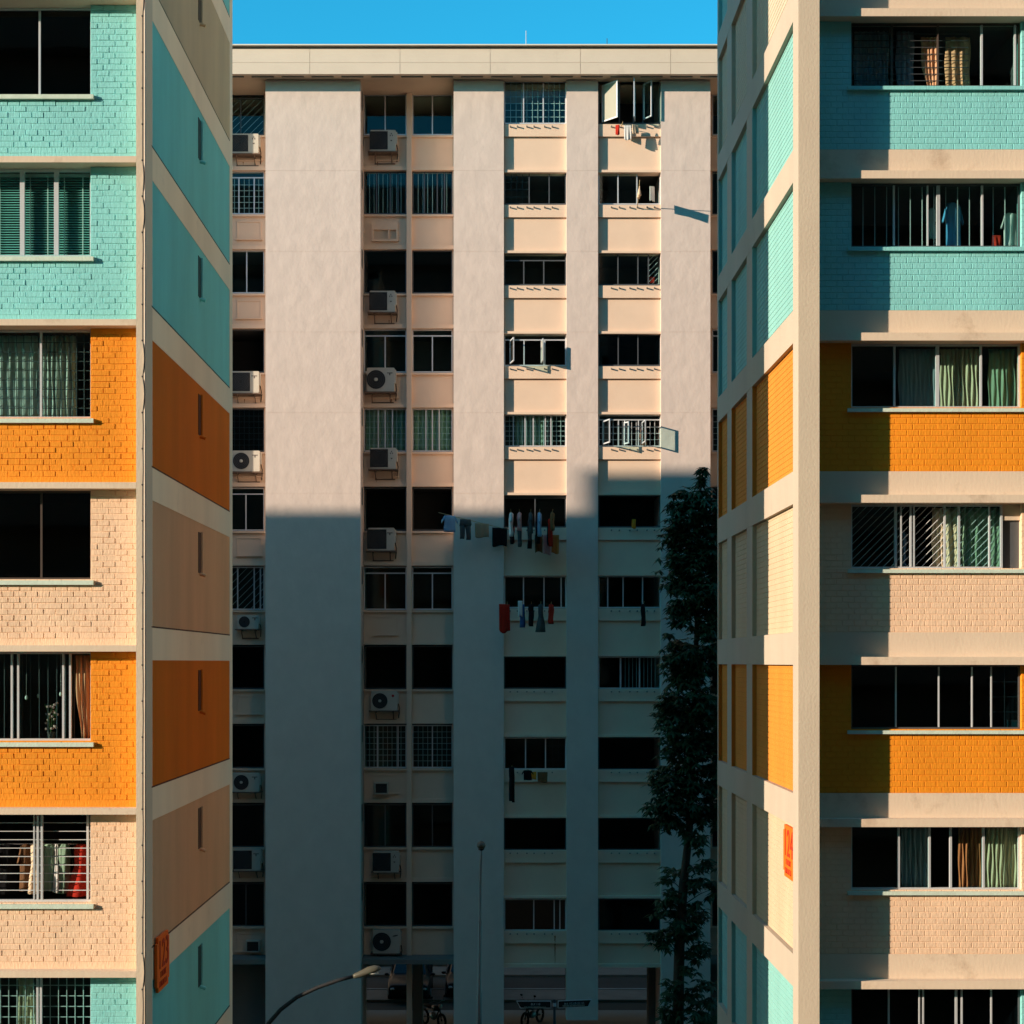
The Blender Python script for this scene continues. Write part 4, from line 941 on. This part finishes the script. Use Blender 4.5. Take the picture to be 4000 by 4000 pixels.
# ================================================================== STREET LAMPS
t = thing('street_lamp', (X(1010, 30), 30, 0), 'street lamp with a long curved arm and sunlit head, in front of the wide column', 'street lamp')
pts = [(X(px, 30) - X(1010, 30), 0, Z(py, 30)) for px, py in ((1010, 4600), (1010, 4150), (1022, 4060), (1050, 3997), (1095, 3945), (1160, 3895), (1240, 3858), (1320, 3830), (1380, 3814))]
MB().tube([(0, 0, 0), (0, 0, 3)] + pts[1:], [.085, .075, .06, .045, .038, .036, .035, .034, .033, .033], 10).build('pole', M['darkpole'], t, True, local=True)
def lamp_head(t, x, z, ang, L=.50, name='lamp_head', y=0, wd=.085):
    rr = []
    for u, hw, ht, hb in ((0, .034, .034, .036), (.08, .05, .045, .05), (.3, .07, .06, .06), (.55, wd, .085, .055), (.8, wd, .08, .045), (.95, .06, .045, .03), (1, .02, .012, .01)):
        c_, s_ = math.cos(ang), math.sin(ang); ring_ = []
        for k in range(14):
            a = 2 * math.pi * k / 14; hh = ht if math.sin(a) > 0 else hb
            lx, lz = u * L, hh * math.sin(a)
            ring_.append((x + lx * c_ - lz * s_, y + hw * math.cos(a), z + lx * s_ + lz * c_))
        rr.append(ring_)
    o = MB().rings(rr).build(name, M['lampbody'], t, True, local=True)
    return o
hd = lamp_head(t, pts[-1][0], pts[-1][2], R(17))
c_, s_ = math.cos(R(17)), math.sin(R(17)); x_, z_ = pts[-1][0], pts[-1][2]
MB().sphere((x_ + .33 * c_ + .04 * s_, 0, z_ + .33 * s_ - .04 * c_), .12, .07, .03, 12, 6).build('lamp_lens', M['lampglass'], hd, True, local=True)
t = thing('street_lamp', (X(1872, 49), 49, 0), 'tall thin street lamp seen end on, in front of the middle column', 'street lamp')
zt = Z(3315, 49)
MB().tube([(0, 0, 0), (0, 0, Z(3880, 49)), (.0, 0, Z(3870, 49)), (.02, 0, Z(3600, 49)), (.02, 0, Z(3590, 49)), (.03, 0, Z(3450, 49)), (.05, -.02, Z(3360, 49)), (.06, -.10, zt - .02)], [.075, .07, .052, .05, .036, .034, .032, .032], 10).build('pole', M['pole'], t, True, local=True)
rr = []
for u, hw, ht, hb in ((0, .04, .04, .05), (.15, .10, .09, .09), (.4, .125, .13, .10), (.65, .12, .12, .08), (.8, .06, .05, .04)):
    rr.append([(.06 + hw * math.cos(2 * math.pi * k / 14), -.08 - u, zt + .12 + .16 * u * .3 + (ht if math.sin(2 * math.pi * k / 14) > 0 else hb) * math.sin(2 * math.pi * k / 14)) for k in range(14)])
hd = MB().rings(rr).build('lamp_head', M['lampbody'], t, True, local=True)
MB().sphere((.06, -.5, zt + .05), .09, .2, .05, 12, 6).build('lamp_lens', M['acd'], hd, True, local=True)

# ================================================================== FINGER POST SIGN
ds = 58.0
t = thing('direction_sign', (X(2166, ds), ds, 0), 'black finger post with two white edged blades of block numbers', 'sign')
k_ = F / ds
MB().tube([(0, .04, 0), (0, .04, Z(3905, ds))], .045, 10).build('pole', M['signblack'], t, True, local=True)
q = MB(); q.rings([[(.055 * math.cos(a), .04 + .055 * math.sin(a), z) for a in [2 * math.pi * i / 12 for i in range(12)]] for z in (Z(3932, ds), Z(3919, ds))]); q.build('collar', M['signwhite'], t, local=True)
def blade(poly, txt, tx, ty, name, size, tilt):
    P = [((px - 2166) / k_, Z(py, ds)) for px, py in poly]
    cx = sum(p[0] for p in P) / 4; cz = sum(p[1] for p in P) / 4
    fn = lambda u, v, w_: (u, w_ - .02, v)
    o = MB().prism(P, fn, .03).build(name, M['signwhite'], t, local=True)
    I = [(cx + (u - cx) * .955, cz + (v - cz) * .82) for u, v in P]
    f_ = MB().prism(I, lambda u, v, w_: (u, w_ - .026, v), .01).build('face', M['signblack'], o, local=True)
    text_mesh('lettering', txt, size, M['signwhite'], o, lambda u, v, w_: ((tx - 2166) / k_ + u * .9, -.030 + w_ * .3, Z(ty, ds) + v + u * tilt))
    q = MB(); strokes(q, (tx - 2166) / k_ - .38, (tx - 2166) / k_ + .36, Z(ty, ds) - .10, Z(ty, ds) - .045, 16, lambda u, v, w_: (u, -.032 + w_, v + u * tilt), random.Random(8)); q.build('small_lettering', M['acw'], o, local=True)
blade([(2017, 3909), (2153, 3909), (2153, 3938), (2032, 3938)], 'BLK 118', 2092, 3926, 'left_blade', .10, 0)
blade([(2179, 3909), (2311, 3903), (2299, 3932), (2179, 3938)], 'BLK 117,119-122,125', 2243, 3922, 'right_blade', .085, .04)

# ================================================================== TREE
dT = 50.0; kT = F / dT
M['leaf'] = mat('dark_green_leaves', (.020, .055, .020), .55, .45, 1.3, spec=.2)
t = thing('tree', (X(2650, dT), dT, 0), 'tall slender dark green tree in front of the right end of the cream block', 'tree')
tr = MB(); TP = [(2648, 4500), (2650, 4000), (2655, 3700), (2668, 3450), (2690, 3250), (2702, 3000), (2716, 2700), (2724, 2400), (2732, 2100), (2736, 1900), (2737, 1830)]
Tz = [(X(px, dT), dT + .15 * math.sin(i * 1.3), max(0, Z(py, dT))) for i, (px, py) in enumerate(TP)]
tr.tube(Tz, [.20, .17, .15, .13, .105, .095, .08, .065, .045, .025, .01], 10)
r3 = random.Random(21); lf = MB()
def trunk_at(z):
    for p, q in zip(Tz[:-1], Tz[1:]):
        if p[2] <= z <= q[2]:
            f_ = (z - p[2]) / max(1e-6, q[2] - p[2]); return Vector(p) + (Vector(q) - Vector(p)) * f_
    return Vector(Tz[-1])
def leaf(p, dirv, L, W):
    dirv = dirv.normalized(); side = dirv.cross(Vector((r3.uniform(-.3, .3), r3.uniform(-.3, .3), 1))).normalized(); nrm = side.cross(dirv)
    a = p + dirv * L * .45; b_ = p + dirv * L - Vector((0, 0, L * .22))
    lf.add([p, a + side * W - nrm * W * .25, b_, a - side * W - nrm * W * .25, a + nrm * W * .15], [(0, 1, 4), (1, 2, 4), (2, 3, 4), (3, 0, 4)])
def spray(p, n, L):
    base = r3.uniform(0, 6.28); tilt = r3.uniform(-.9, .2)
    for i in range(n):
        a = base + 2 * math.pi * i / n + r3.uniform(-.25, .25)
        leaf(p, Vector((math.cos(a), math.sin(a), tilt + r3.uniform(-.35, .2))), L * r3.uniform(.7, 1.2), L * r3.uniform(.17, .25))
# clumps of foliage: px centre, radii, number of sprays
clumps = [(2736, 1838, 14, 22, 7), (2737, 1875, 18, 20, 9), (2730, 1925, 45, 26, 26), (2745, 1970, 60, 40, 60), (2660, 1930, 30, 32, 20), (2645, 1965, 28, 26, 16), (2690, 2010, 65, 48, 70), (2640, 2055, 32, 36, 24), (2625, 2075, 28, 24, 14), (2720, 2090, 95, 70, 150), (2640, 2120, 34, 32, 28), (2760, 2030, 60, 60, 70),
          (2700, 2200, 90, 70, 140), (2635, 2195, 30, 40, 26), (2622, 2190, 20, 22, 9), (2770, 2170, 60, 90, 90), (2670, 2280, 55, 36, 48), (2635, 2300, 22, 22, 10), (2730, 2310, 80, 60, 110), (2655, 2360, 30, 22, 18), (2700, 2385, 60, 36, 55), (2640, 2385, 30, 24, 18), (2660, 2425, 36, 24, 18), (2770, 2340, 55, 60, 60), (2770, 2440, 45, 60, 55), (2745, 2480, 50, 26, 28),
          (2650, 2520, 40, 28, 30), (2700, 2545, 80, 40, 80), (2630, 2570, 36, 28, 24), (2660, 2610, 55, 40, 55), (2740, 2600, 70, 55, 90), (2640, 2640, 30, 24, 18), (2680, 2660, 65, 35, 60), (2610, 2565, 14, 14, 5), (2700, 2740, 90, 60, 120), (2625, 2745, 45, 40, 45), (2600, 2790, 30, 40, 28), (2660, 2810, 75, 50, 90), (2750, 2780, 60, 70, 80), (2615, 2850, 40, 30, 30), (2690, 2880, 80, 50, 90),
          (2640, 2910, 50, 28, 32), (2610, 2940, 35, 22, 16), (2700, 2950, 50, 40, 40), (2760, 2910, 45, 70, 50), (2640, 3000, 30, 20, 14), (2710, 3010, 70, 36, 55), (2600, 3040, 50, 24, 30), (2570, 3070, 24, 26, 14), (2650, 3060, 80, 45, 80), (2730, 3080, 60, 60, 70), (2550, 3150, 30, 12, 9), (2535, 3150, 16, 14, 7), (2600, 3130, 50, 45, 50), (2680, 3140, 85, 50, 100), (2590, 3185, 40, 28, 28), (2640, 3210, 60, 25, 36), (2740, 3190, 40, 40, 28),
          (2680, 3250, 22, 24, 11), (2720, 3280, 36, 24, 18), (2740, 3260, 20, 40, 12), (2760, 3370, 34, 20, 15), (2720, 3385, 30, 20, 12), (2640, 3400, 40, 16, 12), (2605, 3435, 22, 18, 9), (2700, 3440, 30, 20, 13), (2750, 3440, 45, 18, 18), (2790, 3470, 22, 34, 12), (2700, 3470, 24, 20, 9), (2640, 3500, 40, 26, 24), (2600, 3520, 36, 24, 18), (2590, 3560, 40, 22, 18), (2660, 3560, 40, 30, 26), (2715, 3540, 30, 24, 15), (2730, 3590, 36, 36, 26), (2650, 3610, 40, 30, 24),
          (2690, 3640, 55, 40, 42), (2620, 3640, 50, 18, 22), (2560, 3650, 26, 20, 12), (2600, 3690, 36, 24, 18), (2740, 3710, 34, 26, 20), (2700, 3730, 30, 26, 16), (2690, 3780, 24, 30, 11), (2630, 3840, 40, 24, 16), (2750, 3850, 40, 22, 18), (2610, 3880, 30, 24, 14), (2700, 3890, 40, 34, 24), (2760, 3910, 30, 26, 16), (2600, 3950, 24, 20, 10), (2690, 3960, 60, 30, 30), (2770, 3975, 50, 26, 34), (2620, 3985, 30, 16, 10)] + [(2790 + 8 * (i % 3), 1990 + 62 * i, 34, 42, 26) for i in range(20)] + [(2575, 2800, 18, 14, 5), (2590, 2720, 18, 14, 5), (2598, 2480, 20, 14, 6), (2588, 3000, 18, 12, 5), (2560, 3010, 14, 10, 4), (2605, 2260, 18, 14, 5)]
for (px, py, rx, ry, ns) in clumps:
    c = Vector((X(px, dT), dT + r3.uniform(-.25, .25), Z(py, dT))); rx, ry = rx / kT, ry / kT
    base = trunk_at(max(.5, c.z - abs(c.x - trunk_at(c.z).x) * .45 - .1)); mid = base + (c - base) * .55 + Vector((0, 0, .06))
    rb = .012 + .01 * min(1, rx)
    tr.tube([base, mid, c], [rb * 1.3, rb, rb * .4], 5)
    for i in range(2 + ns // 9):      # ragged outlying twigs
        a_ = r3.uniform(0, 2 * math.pi); e_ = r3.uniform(1.05, 1.55); p_ = c + Vector((math.cos(a_) * rx * e_, r3.uniform(-.6, .6) * rx, math.sin(a_) * ry * e_ - .05))
        tr.tube([c + (p_ - c) * .3, p_], [rb * .4, .004], 4); spray(p_, r3.choice((4, 5, 6)), r3.uniform(.18, .29))
    for i in range(int(ns * .9)):
        while True:
            u = Vector((r3.uniform(-1, 1), r3.uniform(-1, 1), r3.uniform(-1, 1)))
            if u.length < 1: break
        spray(c + Vector((u.x * rx, u.y * max(rx, ry) * 1.1, u.z * ry)), r3.choice((5, 6, 7)), r3.uniform(.17, .27))
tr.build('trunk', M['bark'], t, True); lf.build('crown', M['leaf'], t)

# ================================================================== CARS AND MOTORCYCLES BEYOND THE OPEN GROUND FLOOR
def make_car(label, paint):
    t = thing('parked_car', (0, 0, 0), label, 'car', 'cars parked behind the open ground floor')
    def sec(y, hw, z0, zb, zt=None, ht=None):
        zt = zt or zb; ht = ht or hw * .93
        return [(-hw * .9, y, z0), (hw * .9, y, z0), (hw, y, z0 + .12), (hw, y, zb - .12), (hw * .96, y, zb), (ht, y, zt - .05), (ht * .88, y, zt), (-ht * .88, y, zt), (-ht, y, zt - .05), (-hw * .96, y, zb), (-hw, y, zb - .12), (-hw, y, z0 + .12)]
    secs = [sec(0, .70, .30, .62, .66), sec(.08, .84, .22, .74, .78), sec(.5, .89, .2, .86, .92), sec(1.05, .90, .2, .93, 1.0, .80), sec(1.15, .90, .2, .94, 1.04, .74), sec(1.9, .90, .2, .96, 1.52, .64), sec(2.3, .90, .2, .97, 1.58, .63), sec(3.4, .90, .2, .97, 1.56, .62), sec(4.1, .89, .22, .97, 1.10, .70), sec(4.35, .84, .26, .93, .96, .75), sec(4.4, .75, .34, .8, .84)]
    b = MB().rings(secs).build('body', M[paint], t, True, local=True)
    md = b.modifiers.new('bevel', 'BEVEL'); md.width = .03; md.segments = 2; md.limit_method = 'ANGLE'
    q = MB(); f_ = lambda u, v, w_: (u, 1.19 + (v - 1.07) * 1.42 - .015 + w_, v + .012)
    q.prism([(-.70, 1.07), (.70, 1.07), (.58, 1.50), (-.58, 1.50)], f_, .02); q.build('windscreen', M['carglass'], t, local=True)
    q = MB(); f_ = lambda u, v, w_: (u, 4.12 - (v - 1.09) * 1.42 + .02 + w_, v)
    q.prism([(-.62, 1.12), (.62, 1.12), (.54, 1.50), (-.54, 1.50)], f_, .02); q.build('rear_window', M['carglass'], t, local=True)
    for s in (-1, 1):
        MB().sphere((s * .62, .045, .62), .15, .05, .07, 12, 6).build('headlight', M['lens'], t, True, local=True)
        q = MB(); q.sphere((s * 1.0, 1.35, 1.02), .10, .06, .07, 10, 6); q.tube([(s * .86, 1.36, .97), (s * .98, 1.36, 1.0)], .025, 6); q.build('wing_mirror', M[paint], t, True, local=True)
        q = MB(); q.prism([(1.35, 1.0), (3.75, 1.02), (3.3, 1.46), (2.0, 1.46)], lambda u, v, w_: (s * (.905 - (v - 1.0) * .5 + w_), u, v), .012); q.build('side_window', M['carglass'], t, local=True)
        for y in (.85, 3.5):
            q = MB(); q.rings([[(s * x_, y + r_ * math.cos(a), .32 + r_ * math.sin(a)) for a in [2 * math.pi * k / 20 for k in range(20)]] for x_, r_ in ((.70, .30), (.72, .32), (.88, .32), (.91, .29))]); wh = q.build('wheel', M['tyre'], t, True, local=True)
            q = MB(); q.rings([[(s * x_, y + r_ * math.cos(a), .32 + r_ * math.sin(a)) for a in [2 * math.pi * k / 20 for k in range(20)]] for x_, r_ in ((.85, .2), (.918, .2), (.925, .05))]); q.build('rim', M['rim'], wh, True, local=True)
    q = MB(); q.box(-.25, .25, -.02, .02, .42, .53); q.build('number_plate', M['plate'], t, local=True)
    q = MB(); q.box(-.45, .45, -.005, .05, .58, .66); q.build('radiator_grille', M['acd'], t, local=True)
    return t
car = make_car('black car with a bright strip on its roof edge, parked behind the ground floor pillar', 'carblack')
car.location = (X(1597, 73.4), 73.0, .02)
clone(car, (X(1822, 73.6), 73.4, .02), 'dark car parked beside the first one, half hidden by the middle column')
clone(car, (X(1445, 82), 81.6, .12), 'dark car on the far path, half hidden by the wide column')
clone(car, (X(1795, 82), 81.8, .12), 'dark car on the far path, above the half hidden car')
def make_bike(label):
    t = thing('motorcycle', (0, 0, 0), label, 'motorcycle', 'motorcycles under the open ground floor')
    for y in (-.62, .62):
        q = MB(); q.tube([(0, y + .27 * math.cos(a), .30 + .27 * math.sin(a)) for a in [2 * math.pi * k / 24 for k in range(25)]], .05, 8, cap=False); wh = q.build('wheel', M['tyre'], t, True, local=True)
        q = MB()
        for k in range(8):
            a = math.pi * k / 4; q.tube([(0, y, .3), (0, y + .24 * math.cos(a), .3 + .24 * math.sin(a))], .008, 4)
        q.build('spoke_wheel', M['rim'], wh, local=True)
    q = MB(); q.tube([(0, -.62, .3), (0, -.48, .72), (0, -.40, .98)], .03, 8); q.tube([(0, -.45, .78), (0, 0, .62), (0, .45, .62)], .04, 8); q.tube([(0, .62, .3), (0, .2, .35), (0, -.25, .42), (0, -.45, .78)], .035, 8); q.build('frame', M['carblack'], t, True, local=True)
    q = MB(); q.sphere((0, -.02, .42), .14, .24, .16, 12, 8); q.build('engine', M['pole'], t, True, local=True)
    q = MB(); q.sphere((0, -.18, .76), .13, .26, .12, 12, 8); q.build('fuel_tank', M['carblue'], t, True, local=True)
    q = MB(); q.sphere((0, .35, .76), .12, .40, .07, 12, 8); q.build('seat', M['tyre'], t, True, local=True)
    q = MB(); q.tube([(-.36, -.28, 1.02), (-.2, -.36, 1.06), (0, -.40, 1.0), (.2, -.36, 1.06), (.36, -.28, 1.02)], .016, 6); q.build('handlebar', M['pole'], t, True, local=True)
    MB().sphere((0, -.52, .88), .09, .06, .09, 12, 8).build('headlight', M['lens'], t, True, local=True)
    for s in (-1, 1):
        q = MB(); q.sphere((s * .30, -.36, 1.22), .06, .02, .045, 10, 6); q.tube([(s * .24, -.34, 1.05), (s * .3, -.35, 1.2)], .007, 4); q.build('mirror', M['tyre'], t, True, local=True)
    return t
b1 = make_bike('black motorcycle right of the ground floor pillar'); b1.location = (X(1692, 68.5), 68.5, .5 * 0 + .03); b1.rotation_euler = (0, 0, R(35))
clone(b1, (X(2080, 68.8), 68.8, .03), 'black motorcycle behind the finger post sign', R(-30))
